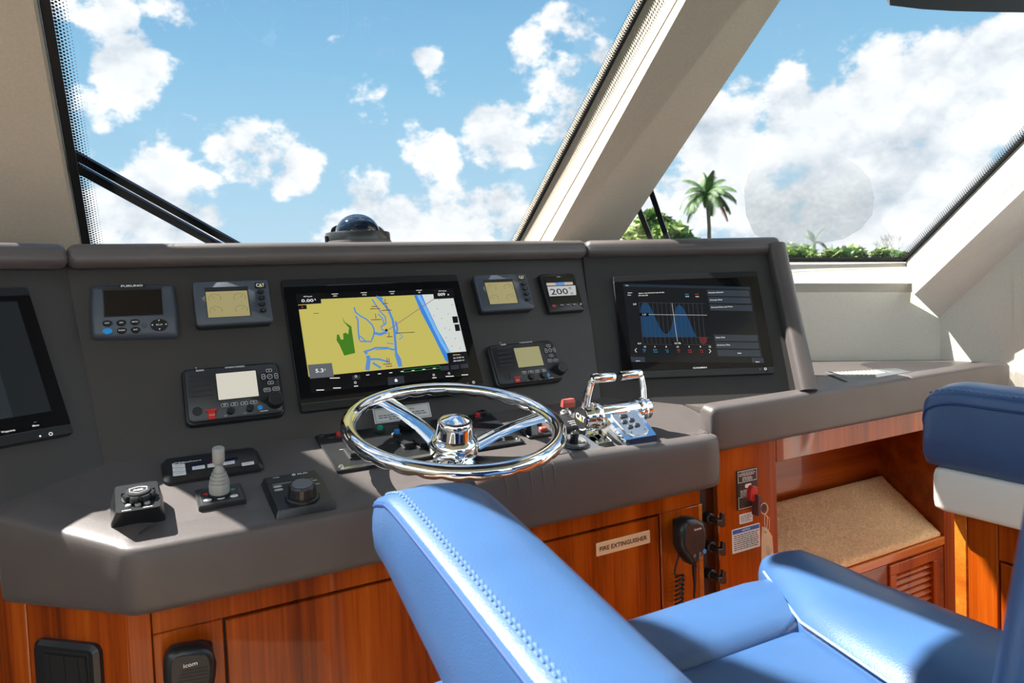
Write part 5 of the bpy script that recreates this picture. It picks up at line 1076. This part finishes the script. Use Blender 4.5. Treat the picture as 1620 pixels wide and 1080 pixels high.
# stop switch plate with red rubber cap
dv = Dev(CT, 'stop_switch', 'dark plate with a round steel socket and faded red rubber cap left of the throttle', 'switch', ZT, (340, 470)); h = .012
q = dv.pp([(255, 585), (475, 565), (440, 330), (190, 345)], h); x0, x1 = q[0][0]-.003, q[1][0]; y0 = (q[0][1]+q[1][1])/2; y1 = y0+.075; dv.part('plate', M().rr((x0+x1)/2, (y0+y1)/2, x1-x0+.012, y1-y0, .010, .0004, h, .003), DARKP, sharp=30)
c = dv.p(275, 420, h); dv.part('socket', M().lathe([(.015, h-.0003), (.015, h+.004), (.0125, h+.006), (.011, h+.003)], 26, (c[0], c[1], 0)), STEEL); s0 = (c[0], c[1], 0)
dv.part('plunger', M().lathe([(.004, h+.002), (.004, h+.022)], 14, s0), STEEL)
m = M(); m.loft([[V3(c[0]+x, c[1]+y*k, z_) for y, z_ in ((-.009, h+.018), (-.010, h+.030), (-.004, h+.036), (.006, h+.034), (.009, h+.018))] for x, k in ((-.014, .55), (-.004, .95), (.010, 1.05), (.016, .9))]); dv.part('red_cap', m, REDG, sharp=30)
m = M()
for x, y in ((340, 510), (360, 530)): p = dv.p(x, y, h); m.strip([(p[0]-.010, p[1]), (p[0]+.010, p[1])], .0016, h+.0004)
p = dv.p(395, 550, h); m.text('DANGER', p[0]-.002, p[1], .0040, h+.0004, width=.02); dv.part('lettering', m, WTXT)
p = dv.p(500, 360, .02); dv.part('tan_tab', M().rr(p[0], p[1], .009, .014, .001, h-.0003, .022, .002), TANPL)

# round joystick on a plate
dv = Dev(CT, 'pivot_control', 'grey control plate with a shallow dish and short black stick before the throttle', 'control', ZT, (420, 810)); h = .014
q = dv.pp([(350, 950), (735, 890), (520, 640), (165, 720)], h); x0, x1 = (q[0][0]+q[3][0])/2, (q[1][0]+q[2][0])/2; y0, y1 = (q[0][1]+q[1][1])/2, (q[2][1]+q[3][1])/2; cx, cy, w, hh = (x0+x1)/2, (y0+y1)/2, x1-x0, y1-y0
dv.part('plate', M().rr(cx, cy, w, hh, .005, .0004, h, .003), pbr('steel_grey_plate', (.20, .215, .23), .3, metal=.6), sharp=30)
c = dv.p(370, 765, h+.004); s0 = (c[0], c[1], 0)
dv.part('dish', M().lathe([(.027, h-.0003), (.028, h+.006), (.025, h+.0085), (.022, h+.0085), (.014, h+.003), (.006, h+.002)], 36, s0), GREY); dv.part('dish_ring', M().lathe([(.0285, h-.0002), (.0295, h+.002), (.0285, h+.0045), (.0270, h+.0045)], 36, s0), BLACK)
dv.part('stick', M().lathe([(.0085, h+.0015), (.0080, h+.014), (.0088, h+.018), (.0088, h+.024), (.0075, h+.0255)], 22, s0), BLACK)
m = M()
for pts in ([(345, 905), (505, 880)], [(520, 880), (635, 858)], [(228, 685), (330, 665)]): m.strip([dv.p(x, y, h) for x, y in pts], .0016, h+.0004)
dv.part('legend', m, BLACKM)

# ---------------------------------------------------------------- throttle
fr = CT.shift(.930, -.185); th_ = thing('throttle_control', 'chrome twin lever throttle head with a keypad on its sloping face', 'throttle', fr)
def tp(px, py, hz): return fr.pick(px, py, hz)
AH = .044
xb0, xb1 = -.046, .046
def trs(x0, x1, pr, e): return [[V3(x, v, z_) for v, z_ in pr] for x in (x0, x1)]
m = M(); L = []
prof = [(.030, .0004), (.032, .034), (.018, .060), (-.020, .054), (-.062, .039), (-.094, .026), (-.104, .0004)]
for x, k, dz_ in ((-.050, .93, -.006), (-.045, 1, 0), (.045, 1, 0), (.050, .93, -.006)): L.append([V3(x*(1-.12*max(0, -v-.02)/.08), v*k, max(.0004, z_+dz_) if z_ > .001 else .0004) for v, z_ in prof])
m.loft(L); m.build('body', CHROME, th_, sharp=30)
m = M(); m.rr(0, -.006, .17, .085, .012, .0004, .006, .002).build('base_plate', CHROME, th_, sharp=30)
A_ = (V3(0, 1, 0), V3(0, 0, 1), V3(1, 0, 0)); o_ = V3(0, 0, AH)
M().lathe([(.0210, -.060), (.0220, -.054), (.0220, .058), (.0212, .062)], 36, o_, A_).build('barrel', CHROME, th_)
for sx in (-1, 1):
    pr = [(.0305, -.066), (.0315, -.062), (.0315, -.050), (.0290, -.046), (.0225, -.045)] if sx < 0 else [(.0225, .060), (.0265, .061), (.0265, .073), (.0255, .075)]
    M().lathe(pr, 40, o_, A_).build('collar', CHROME, th_)
M().lathe([(.0265, -.088), (.0285, -.084), (.0285, -.0665), (.0240, -.066)], 40, o_, A_).build('lever_hub', CHROME, th_); M().lathe([(.0215, .0755), (.0240, .076), (.0240, .086), (.0220, .088)], 40, o_, A_).build('lever_hub', CHROME, th_)
M().lathe([(.0235, -.0895), (.0235, -.0882)], 36, o_, A_).build('logo_disc', BLACK, th_)
m = M(); m.text('CAT', 0, 0, .018, 0, width=.034, bold=.035); m.xf(lambda p: V3(-.0898, -p[0], AH+p[1]+.0015)); m.build('lettering', WTXT, th_)
m = M(); m.face([(-.0902, .007, AH-.0055), (-.0902, -.007, AH-.0055), (-.0902, 0, AH+.002)]); m.build('logo_triangle', YEL, th_)
def loc(p): q = p-fr.o; return V3(q @ fr.U, q @ fr.V, q @ fr.N)
for xl_, ptop, pend, hx in ((-.078, (938, 599), (971, 597), 1), (.080, (1013, 591), (981, 595), -1)):
    X = fr.w(xl_, 0, 0)[0]; top = loc(onX(*ptop, X)); Yt = fr.w(*top[:2], top[2])[1]; end = loc(onY(*pend, Yt))
    base = V3(xl_, .004, AH+.010)
    pts = [base, base*.5+top*.5+V3(-.003*hx, 0, 0), top*.88+base*.12+V3(-.002*hx, 0, 0), top+V3(0, 0, -.003), top+V3(.006*hx, 0, .0005)]
    lv = M(); P = []
    for k in range(len(pts)-1):
        for j in range(4): P.append(pts[k]*(1-j/4)+pts[k+1]*j/4)
    P.append(pts[-1]); lv.tube(P, [.0095-.003*min(1, k/10) for k in range(len(P))], 12); o2 = lv.build('lever', CHROME, th_)
    hd_ = M(); a_ = top+V3(-.002*hx, 0, .001); b_ = end; b_[2] = a_[2]+(end[2]-a_[2])*.5; hd_.tube([a_, a_*.95+b_*.05, a_*.6+b_*.4, a_*.05+b_*.95, b_], [.0080, .0100, .0104, .0104, .0090], 16); hd_.build('handle', CHROME, o2)
# keypad on the sloping face
sl_ = math.atan2(.054-.026, .074); nz_ = V3(0, -math.sin(sl_), math.cos(sl_)); vv = V3(0, math.cos(sl_), math.sin(sl_)); kc_ = V3(0, -.054, .0425)
def kp(p): return kc_+V3(1, 0, 0)*p[0]+vv*p[1]+nz_*p[2]
M().ext([(-.030, .030), (-.034, .022), (-.030, -.028), (-.018, -.038), (.018, -.038), (.030, -.028), (.034, .022), (.030, .030)][::-1], -.002, .0022, .001).xf(kp).build('keypad', STEEL, th_, sharp=30)
for x, y, w_ in ((-.006, .018, .018), (-.014, .002, .012), (.006, .004, .012), (-.010, -.014, .012), (.009, -.012, .012)): M().rr(x, y, w_, .0085, .0015, .0018, .0055, .0008).xf(kp).build('keypad_button', BLACK, th_)
for x, y in ((-.016, -.028), (.020, -.026), (-.026, 0)): M().cyl(x, y, .0015, .002, .0028, n=8).xf(kp).build('indicator', BLACKM, th_)

# ---------------------------------------------------------------- steering wheel
RH = .072; _c = sum(CT.pick(x, y, RH) for x, y in ((537, 682), (892, 672), (730, 747), (710, 609)))/4
fr = CT.shift(*_c); sw_ = thing('steering_wheel', 'polished chrome steering wheel with finger grips and three flat spokes', 'steering wheel', fr)
RM, rt_ = .1970, .0145
m = M(); n_ = 288; loops = []
for k in range(n_):
    a = 2*math.pi*k/n_; g = abs(math.sin(15*a)); lp = []
    for j in range(16):
        b = 2*math.pi*j/16; low = max(0, -math.sin(b)); r_ = rt_*(1-.34*low*(1-g)**1.5)
        R_ = RM+r_*math.cos(b); lp.append(V3(R_*math.cos(a), R_*math.sin(a), RH+r_*math.sin(b)*.95))
    loops.append(lp)
loops.append(loops[0]); m.loft(loops, (False, False)); m.build('rim', CHROME, sw_, sharp=60)
for k in range(3):
    a = math.radians(116-119.7*k); c_, s_ = math.cos(a), math.sin(a); L = []
    for r_, z_, w_, t_ in ((.028, .022, .029, .010), (.050, .029, .024, .007), (.085, .044, .020, .005), (.130, .058, .0195, .0045), (.170, .067, .022, .0045), (.190, .071, .027, .005)):
        L.append([V3(r_*c_-y*s_, r_*s_+y*c_, z_+q_) for y, q_ in ((-w_, 0), (-w_*.6, t_/2), (w_*.6, t_/2), (w_, 0), (w_*.6, -t_/2), (-w_*.6, -t_/2))])
    M().loft(L).build('spoke', CHROME, sw_, sharp=30)
M().lathe([(.030, .0145), (.046, .018), (.048, .034), (.044, .044), (.036, .050), (.034, .066), (.033, .078), (.031, .081)], 48).build('hub', CHROME, sw_)
M().lathe([(.029, .0805), (.029, .083), (.0265, .0835)], 40).build('hub_ring', BLACKM, sw_); M().lathe([(.0275, .083), (.0275, .0845), (.012, .0905), (.003, .0925)], 40).build('hub_cap', CHROME, sw_)
M().lathe([(.017, .004), (.016, .0150)], 24).build('shaft', CHROME, sw_)
m = M(); m.ext([(.060*math.cos(t_)*(1+.10*abs(math.cos(t_))), .046*math.sin(t_)-.036) for t_ in np.linspace(0, 2*math.pi, 41)[:-1]], .0004, .0055, .002); m.build('mounting_flange', CHROME, sw_)
M().lathe([(.015, .005), (.0155, .020), (.013, .023)], 22, (0, -.058, 0)).build('tilt_knob', CHROME, sw_)

# ---------------------------------------------------------------- compass dome on the deck
cb = at(567, 391, 1.95); CZ = 1.399
cb = EYE+(cb-EYE)*1.0; fr = Fr((cb[0], cb[1], CZ), (1, 0, 0), (0, 1, 0)); cz0 = 0
cmp_ = thing('compass', 'dark glass compass dome in a black ring on the deck behind the screens', 'compass', fr)
k0 = cb[2]-CZ
M().lathe([(.092, .0005), (.092, k0+.0), (.090, k0+.010), (.088, k0+.0155)], 48).build('base', LEATHER, cmp_)
M().lathe([(.080, k0+.0150), (.0865, k0+.0165), (.0855, k0+.035), (.0835, k0+.0385), (.060, k0+.0385)], 48).build('bezel', pbr('satin_black_ring', (.03, .034, .036), .3), cmp_)
M().lathe([(.0590*math.cos(a), k0+.036+.053*math.sin(a)) for a in np.linspace(0, 1.53, 14)], 48).build('glass_dome', DOME, cmp_)
m = M(); L = []
for t_ in np.linspace(math.radians(5), math.radians(150), 20):
    hgt = .034*math.sin((t_-math.radians(5))/math.radians(145)*math.pi)**.5+.002
    L.append([V3(r_*math.cos(t_)*1.0, r_*math.sin(t_), z_) for r_, z_ in ((.084, k0+.036), (.078, k0+.036+hgt), (.075, k0+.036+hgt), (.081, k0+.036))])
m.loft(L); m.build('hood', pbr('grey_hood', (.10, .11, .12), .4), cmp_)
M().cyl(-.088, -.012, .0045, k0+.014, k0+.030, .001, 12).build('screw', BLACKM, cmp_)

# ---------------------------------------------------------------- air grille in the side shelf
ZG = (1260, 540, 8.1)
c = [onZ(1260+x/8.1, 540+y/8.1, SHZ+.004) for x, y in ((670, 515), (1470, 388), (715, 215), (85, 290))]
g0 = c[0]; ux = c[1]-c[0]; ux[2] = 0; lx_ = np.linalg.norm(ux); ux /= lx_
uy = c[3]-c[0]; uy[2] = 0; uy -= ux*(uy @ ux); ly_ = np.linalg.norm(uy); uy /= ly_
GF = Fr((*g0[:2], SHZ), ux, uy); gr_ = thing('air_grille', 'black air grille with white slats let into the side shelf', 'grille', GF.shift(.2, .15)); fr = GF.shift(.2, .15)
gp = lambda x, y, hz=.004: fr.pick(1260+x/8.1, 540+y/8.1, hz)
A1, A2, A3, A4 = gp(670, 515), gp(1470, 388), gp(720, 205), gp(95, 285)
lowz = .004
m = M(); m.face([(*A1, .001), (*A2, .001), (*A3, .001), (*A4, .001)]); m.build('well', BLACKM, gr_)
S0, S1, S2, S3 = gp(700, 470), gp(1165, 395), gp(610, 250), gp(110, 310)   # slat field corners
def quad(name, P, z0, z1, mt): M().ext(P, z0, z1).build(name, mt, gr_)
quad('frame_side', [A1, A4, S3, S0], .0015, lowz, GREY); quad('frame_side', [A1, S0, S1, A2], .0015, lowz, GREY)
m = M(); nx = 22
m.ext([S1, A2, A3, S2], .0015, lowz); m.build('mesh_side', pbr('speckled_mesh', (.16, .17, .17), .6, vary=.7, vscale=260), gr_)
quad('frame_side', [S2, A3, A4, S3], .0015, lowz+.006, BLACKM)
for k in range(13):
    f0, f1 = k/13+.014, k/13+.044
    P = [S0+(S1-S0)*f0, S0+(S1-S0)*f1, S3+(S2-S3)*f1, S3+(S2-S3)*f0]; M().ext(P, .0018, .0036).build('slat', ALU, gr_)
# ---------------------------------------------------------------- helm chair
hc = thing('helm_chair', 'blue leather helm chair, nearest, with its left armrest tilted up towards the wheel', 'chair', loc=(.55, .35, 0)); HO = V3(.55, .35, 0)
def catmull(keys, n):
    keys = np.array(keys, float); out = []; K = len(keys)
    for i in range(K-1):
        p0, p1, p2, p3 = keys[max(i-1, 0)], keys[i], keys[i+1], keys[min(i+2, K-1)]
        for j in range(n):
            t = j/n; out.append(.5*((2*p1)+(-p0+p2)*t+(2*p0-5*p1+4*p2-p3)*t*t+(-p0+3*p1-3*p2+p3)*t**3))
    out.append(keys[-1]); return out
def arm(st, xc, hw, org, parent, crown=.011, nb=None):
    """st rows: ytop ztop ybot zbot widthfactor"""
    sec = [(-1, 0, 0), (-.985, 0, .55), (-.93, 0, .95), (-.65, 0, 1.35), (-.2, 0, 1.6), (.2, 0, 1.35), (.5, .01, .85), (.72, .06, .3), (.87, .15, 0), (.97, .30, 0), (1.01, .50, 0), (.98, .8, 0), (.85, .97, 0), (.4, 1.0, 0), (-.6, 1.0, 0), (-.90, .97, 0), (-1.02, .80, 0), (-1.045, .5, 0), (-1.035, .22, 0), (-1.01, .05, 0)]
    L = []; edge = []; edge2 = []
    for yt, zt, yb, zb, wf in catmull(st, 5):
        a, b = V3(xc, yt, zt), V3(xc, yb, zb); d = b-a
        lp = [a+d*f+V3(u*hw*wf, 0, 0)+V3(0, .19, .98)*crown*c*min(1, wf*1.05) for u, f, c in sec]; L.append([p-org for p in lp]); edge.append(lp[0]-org); edge2.append((lp[2]*.55+lp[3]*.45)-org)
    pad = M().loft(L).build('armrest', BLUE, parent, sharp=70); return pad, edge, edge2
def stitch(name, pts, parent, off, ln=.006, gap=.005, w=.0022):
    m = M(); P = [np.array(p) for p in pts]; acc = 0
    d = [0]+list(np.cumsum([np.linalg.norm(P[k+1]-P[k]) for k in range(len(P)-1)])); s = 0
    g = lambda q: V3(*[np.interp(q, d, [p[i] for p in P]) for i in range(3)])
    while s+ln < d[-1]:
        a, b = g(s)+off, g(s+ln)+off; m.tube([a, a*.5+b*.5+V3(0, 0, .0007), b], [w*.5, w*.75, w*.5], 6); s += ln+gap
    return m.build(name, BLUE_THREAD, parent)
st = [(.830, 1.026, .830, 1.020, .52), (.827, 1.038, .827, 1.010, .76), (.816, 1.046, .818, 1.001, .90), (.796, 1.054, .802, .992, .975), (.770, 1.061, .782, .985, .995), (.740, 1.0635, .757, .977, 1), (.64, 1.047, .665, .937, 1), (.50, 1.020, .54, .885, 1), (.35, .991, .41, .83, 1), (.20, .962, .27, .78, 1)]
pad, e1, e2 = arm(st, .315, .070, HO, hc, crown=.009); pad['label'] = 'armrest tilted up, with a stitched seam'
M().tube([p+V3(.001, 0, .0012) for p in e1[6:]], .0026, 8).build('piping', BLUE_SEAM, pad)
M().tube([p*.8+q*.2+V3(0, 0, .0015) for p, q in zip(e1[8:], e2[8:])], .003, 8).build('welt', BLUE, pad)
stitch('stitching', e2[10:], pad, V3(.003, 0, .0008), ln=.0048, gap=.0036, w=.0021); stitch('stitching', e2[10:], pad, V3(.0075, 0, .0008), ln=.0048, gap=.0036, w=.0021)
# seat
def seam(y): return np.interp(y, [.10, .426, .579, .705, .74], [.60, .649, .686, .765, .79])
m = M(); L = []
for s_ in np.linspace(0, 1, 14):
    lp = []
    for y, z in ((.581, .872), (.586, .884), (.600, .8935), (.630, .8985), (.660, .8985), (.685, .894), (.703, .884), (.715, .866), (.720, .84), (.712, .79), (.60, .78), (.581, .80)):
        xr_ = seam(y); lp.append(V3(.235+(xr_-.235)*s_, y, z-(.004 if s_ in (0, 1) else 0))-HO)
    L.append(lp)
m.loft(L); m.build('front_bolster', BLUE, hc, sharp=60)
m = M(); L = []
for y in [.735, .730, .718, .700, .67, .63, .58, .52, .45, .36, .26, .16, .10]:
    k = min(1, max(0, (.735-y)/.05)); k = math.sin(k*math.pi/2); x0 = seam(y)+.0006; x1 = .868-.004*(y < .6)
    if y > .7: x1 -= (y-.7)*.6; 
    w = x1-x0; H = .010+.018*k
    L.append([V3(x0+w*f, y, .884+dz_ if dz_ > -.02 else .884+dz_)-HO for f, dz_ in ((0, -.09), (0, -.006*(2-k)), (.03, .004*k-.004*(1-k)), (.12, H*.62), (.28, H*.92), (.48, H), (.68, H*.92), (.84, H*.62), (.95, .0), (1.0, -.02), (1.0, -.07), (.9, -.10))])
m.loft(L); m.build('side_bolster', BLUE, hc, sharp=60)
sp_ = M(); pts = [p-HO for p in [V3(seam(y)+.0004, y, .8885+.0015*min(1, (.74-y)*30)) for y in np.linspace(.705, .12, 24)]]; sp_.tube(pts, .0016, 6); sp_.build('seat_piping', pbr('pale_piping', (.26, .40, .62), .45), hc)
m = M(); L = []
for y in (.5795, .574, .56, .52, .45, .36, .24, .10):
    z0 = .8845 if y < .57 else (.880 if y > .577 else .8835); lp = []
    for f, dz_ in ((0, -.09), (0, -.003), (.03, 0), (.3, .003), (.6, .003), (.97, 0), (1, -.003), (1, -.09)): lp.append(V3(.235+(seam(y)-.0006-.235)*f, y, z0+dz_)-HO)
    L.append(lp)
m.loft(L); m.build('seat_panel', BLUE, hc, sharp=60)
m = M(); m.box(.25-HO[0], .85-HO[0], .12-HO[1], .70-HO[1], .70, .783); m.build('seat_base', BLUE_SEAM, hc)
M().lathe([(.20, 0), (.20, .03), (.06, .06), (.06, .70)], 32, (0, 0, 0)).build('pedestal', STEEL, hc)
b0, b1 = onY(1614, 863, .19), onY(1575, 1080, .205)
m = M(); L = []
dirb = (b0-b1)/np.linalg.norm(b0-b1)
for s_ in (-.22, -.20, -.10, 0, .10, .20, .26, .285, .295):
    p = b1+dirb*(s_); e = .02 if s_ in (-.22, .295) else (.008 if s_ in (.285,) else 0)
    L.append([V3(p[0]+x, p[1]+y, p[2])-HO for x, y in rrect(.221, -.040, .46-2*e, .09-2*e, .022, 6)])
m.loft(L); m.build('backrest', BLUE, hc, sharp=60)
# companion chair: its left armrest with a cream base shows
cc = thing('companion_chair', 'blue companion seat at the right edge whose armrest sits on a cream base', 'chair', loc=(1.62, .30, 0)); QO = V3(1.62, .30, 0)
st = [(.757, 1.012, .757, .990, .60), (.752, 1.040, .754, .973, .85), (.738, 1.062, .745, .963, .97), (.70, 1.074, .72, .961, 1), (.64, 1.074, .66, .960, 1), (.50, 1.072, .52, .958, 1), (.30, 1.07, .32, .956, 1), (.10, 1.07, .12, .955, 1)]
pad, e1, e2 = arm(st, 1.272, .070, QO, cc, crown=.020)
M().tube([p+V3(-.001, 0, .0006) for p in e1[3:]], .0022, 8).build('piping', BLUE_SEAM, pad); stitch('stitching', e2[11:], pad, V3(-.012, 0, .0012), w=.0024)
m = M(); L = []
for y, e in ((.737, .008), (.732, .002), (.72, 0), (.5, 0), (.10, 0)): L.append([V3(x, y, z)-QO for x, z in rrect(1.270, .925, .130-2*e, .074-2*e, .010, 5)])
m.loft(L); m.build('armrest_base', CREAM, cc, 'cream padded base below the blue pad', sharp=50)
m = M(); m.rr(.05, -.02, .56, .56, .06, .8865, .97, .03, 6); m.build('seat', BLUE, cc, sharp=50)
m = M(); m.rr(-.02, -.40, .70, .12, .05, .8865, 1.45, .03, 6); m.build('backrest', BLUE, cc, sharp=50)

# ---------------------------------------------------------------- wipers outside the glass
def wiper(label, fn, lines_, n_):
    P0 = fn(*lines_[0][0], -.03); t = thing('window_wiper', label, 'wiper', loc=P0, group='wipers outside the glass')
    for a, b, w in lines_:
        pa, pb = fn(*a, -.03)-P0, fn(*b, -.03)-P0; d = (pb-pa)/np.linalg.norm(pb-pa); s = np.cross(n_, d); m = M()
        m.loft([[p+s*x+n_*y for x, y in ((-w, -.005), (w, -.005), (w, .005), (-w, .005))] for p in (pa, pb)]); m.build('wiper_arm', pbr('wiper_black', (.012, .014, .018), .3) if 'wiper_black' not in bpy.data.materials else bpy.data.materials['wiper_black'], t)
    return t
wiper('black twin arm wiper slanting across the lower left of the middle window', cp, [((40, 201), (392, 397), .0095), ((40, 220), (362, 397), .0105)], CPn)
wiper('black twin arm wiper in the corner of the right window beside the pillar', rp, [((1002, 222), (1063, 399), .0085), ((985, 268), (1038, 399), .0085)], RPn)

# ---------------------------------------------------------------- palm, trees and shrubs ashore
def foliage(rnd, blobs, n, s, fn=None):
    m = M()
    for k in range(n):
        c, r = blobs[rnd.randrange(len(blobs))]; v = V3(rnd.gauss(0, 1), rnd.gauss(0, 1), rnd.gauss(0, 1)); v /= np.linalg.norm(v)
        p = np.array(c)+v*np.array(r)*(.55+.5*rnd.random()**.5); q = s*rnd.uniform(.6, 1.3)
        a = V3(rnd.gauss(0, 1), rnd.gauss(0, 1), rnd.gauss(0, .6)); a /= np.linalg.norm(a); b = np.cross(a, V3(rnd.gauss(0, 1), rnd.gauss(0, 1), 1)); b /= np.linalg.norm(b)
        m.mi = 1 if (v @ SUN_DIR > .1 and rnd.random() < .75) or rnd.random() < .2 else 0  # leaves facing the sun mostly get the lighter green: sunlight put into colour
        m.face([p-a*q, p+b*q*.5, p+a*q, p-b*q*.5])
    return m
DT = 60.0
def tree_at(label, name, px, pys, blobs_px, n, s, d=DT, group=None, trunk=None, seed=1, cat='tree'):
    rnd = random.Random(seed); g = at(px, pys, d); base = V3(g[0], g[1], -3.2); t = thing(name, label, cat, loc=base, group=group)
    bl = [(at(x, y, d+rnd.uniform(-2, 2))-base, (rx/F_PX*d, rx/F_PX*d, ry/F_PX*d)) for x, y, rx, ry in blobs_px]
    foliage(rnd, bl, n, s).build('foliage', [LEAF_D, LEAF_LIT], t, kind='stuff', sharp=1)
    top = at(px, pys, d)-base; M().tube([V3(0, 0, 0), top*.5+V3(.2, 0, 0), top], [trunk or .3, (trunk or .3)*.8, (trunk or .3)*.4], 8).build('trunk', TRUNK, t)
    return t
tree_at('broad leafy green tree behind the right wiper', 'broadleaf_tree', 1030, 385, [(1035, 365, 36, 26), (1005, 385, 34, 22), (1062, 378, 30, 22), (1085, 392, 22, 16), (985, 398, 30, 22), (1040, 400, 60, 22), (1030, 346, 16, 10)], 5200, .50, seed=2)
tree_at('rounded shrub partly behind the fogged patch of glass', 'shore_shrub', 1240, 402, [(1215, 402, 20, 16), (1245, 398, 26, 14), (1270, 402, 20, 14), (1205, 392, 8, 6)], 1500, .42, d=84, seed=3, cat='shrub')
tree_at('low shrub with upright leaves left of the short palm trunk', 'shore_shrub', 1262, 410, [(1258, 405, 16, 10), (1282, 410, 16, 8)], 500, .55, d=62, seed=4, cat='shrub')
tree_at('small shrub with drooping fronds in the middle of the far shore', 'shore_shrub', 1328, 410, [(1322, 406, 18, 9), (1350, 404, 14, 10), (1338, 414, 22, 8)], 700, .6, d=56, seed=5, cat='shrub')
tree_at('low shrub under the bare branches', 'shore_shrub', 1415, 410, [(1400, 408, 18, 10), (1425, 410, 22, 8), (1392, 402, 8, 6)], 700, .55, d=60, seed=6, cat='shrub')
# bare tree
rnd = random.Random(11); DB = 80.0; g = at(1412, 412, DB); base = V3(g[0], g[1], -3.2); t = thing('bare_tree', 'leafless thin branched tree at the right end of the shore', 'tree', loc=base); m = M(); dpx = DB/F_PX
def br(p, dirv, L, r, lev):
    q = p+dirv*L; m.tube([p, p*.5+q*.5+V3(rnd.gauss(0, .04)*L, 0, 0), q], [r, r*.8, r*.55], 5)
    if lev:
        for k in range(3): nd = dirv+V3(rnd.gauss(0, .5), rnd.gauss(0, .4), rnd.uniform(-.1, .35)); nd /= np.linalg.norm(nd); br(q, nd, L*.66, r*.6, lev-1)
m.tube([V3(0, 0, 0), g-base], [.16, .11], 7)
for k in range(6): nd = V3(rnd.gauss(0, .7), rnd.gauss(0, .4), 1); nd /= np.linalg.norm(nd); br(g-base, nd, 1.5, .06, 2)
m.build('branches', pbr('bare_bark', (.30, .28, .27), .9), t)
# palms
def palm(label, crown_px, base_px, nfr, R, d, seed, special=()):
    rnd = random.Random(seed); top = at(*crown_px, d); mid_ = at(*base_px, d); base = V3(mid_[0], mid_[1], -3.2); t = thing('palm_tree', label, 'palm tree', loc=base, group=None)
    tp_ = top-base; b2 = mid_-base; M().tube([V3(0, 0, 0), b2, b2*.6+tp_*.4+CR*.06, b2*.2+tp_*.8+CR*.02, tp_], [.20, .17, .15, .14, .20], 10).build('trunk', TRUNK, t)
    for k in range(nfr):
        az, el, L, mt = special[k] if k < len(special) else (rnd.uniform(0, 6.28), rnd.uniform(.0, 1.35), R*rnd.uniform(.8, 1.0), LEAF_T)
        hd = CR*math.cos(az)+np.cross(V3(0, 0, 1), CR)*math.sin(az); P = []; v = hd*math.cos(el)+V3(0, 0, math.sin(el)); p = tp_.copy(); n_ = 12
        for j in range(n_+1):
            P.append(p.copy()); p = p+v*L/n_; v = v+V3(0, 0, -.135*(.6+math.cos(el))); v /= np.linalg.norm(v)
        m = M(); m.tube(P, [.05*(1-j/n_*.8) for j in range(n_+1)], 5)
        for j in range(n_*3):
            f = j/3; i0 = int(f); q = P[i0]*(1-(f-i0))+P[min(i0+1, n_)]*(f-i0); dv_ = P[min(i0+1, n_)]-P[i0]; dv_ /= np.linalg.norm(dv_)+1e-9; sd = np.cross(dv_, V3(0, 0, 1)); sd /= np.linalg.norm(sd)+1e-9
            ll = R*.24*math.sin(math.pi*(.12+.80*j/(n_*3)))*rnd.uniform(.8, 1.15)
            for sg in (-1, 1):
                tip = q+sd*sg*ll*.7+dv_*ll*.45+V3(0, 0, -ll*.55); wv = dv_*.06*R/3; m.face([q-wv, q+wv, tip])
        fr_ = m.build('frond', mt, t, sharp=1)
        if mt is LEAF_R: fr_['label'] = 'reddish dead frond'
    if special: M().lathe([(.30, -.9), (.42, -.3), (.30, .2)], 10, tp_).build('crown_shaft', LEAF_T, t)
sp_ = [(0.05, -.05, 2.9, LEAF_R), (3.2, .55, 3.0, LEAF_T), (2.9, .35, 2.7, LEAF_T), (.1, .75, 3.0, LEAF_T), (.3, .40, 3.0, LEAF_T), (1.5, 1.3, 2.7, LEAF_T), (-1.5, 1.25, 2.6, LEAF_T), (.5, 1.15, 2.7, LEAF_T), (2.6, 1.15, 2.8, LEAF_T), (3.3, .05, 2.0, LEAF_T), (-.6, .9, 2.8, LEAF_T), (3.6, .9, 2.6, LEAF_T)]
palm('tall slim coconut palm standing above the dash, with one reddish frond', (1119, 311), (1122, 392), 28, 3.2, DT, 21, sp_)
palm('short thick palm trunk cut by the fogged patch of glass', (1288, 384), (1286, 412), 8, 1.9, 71, 23)
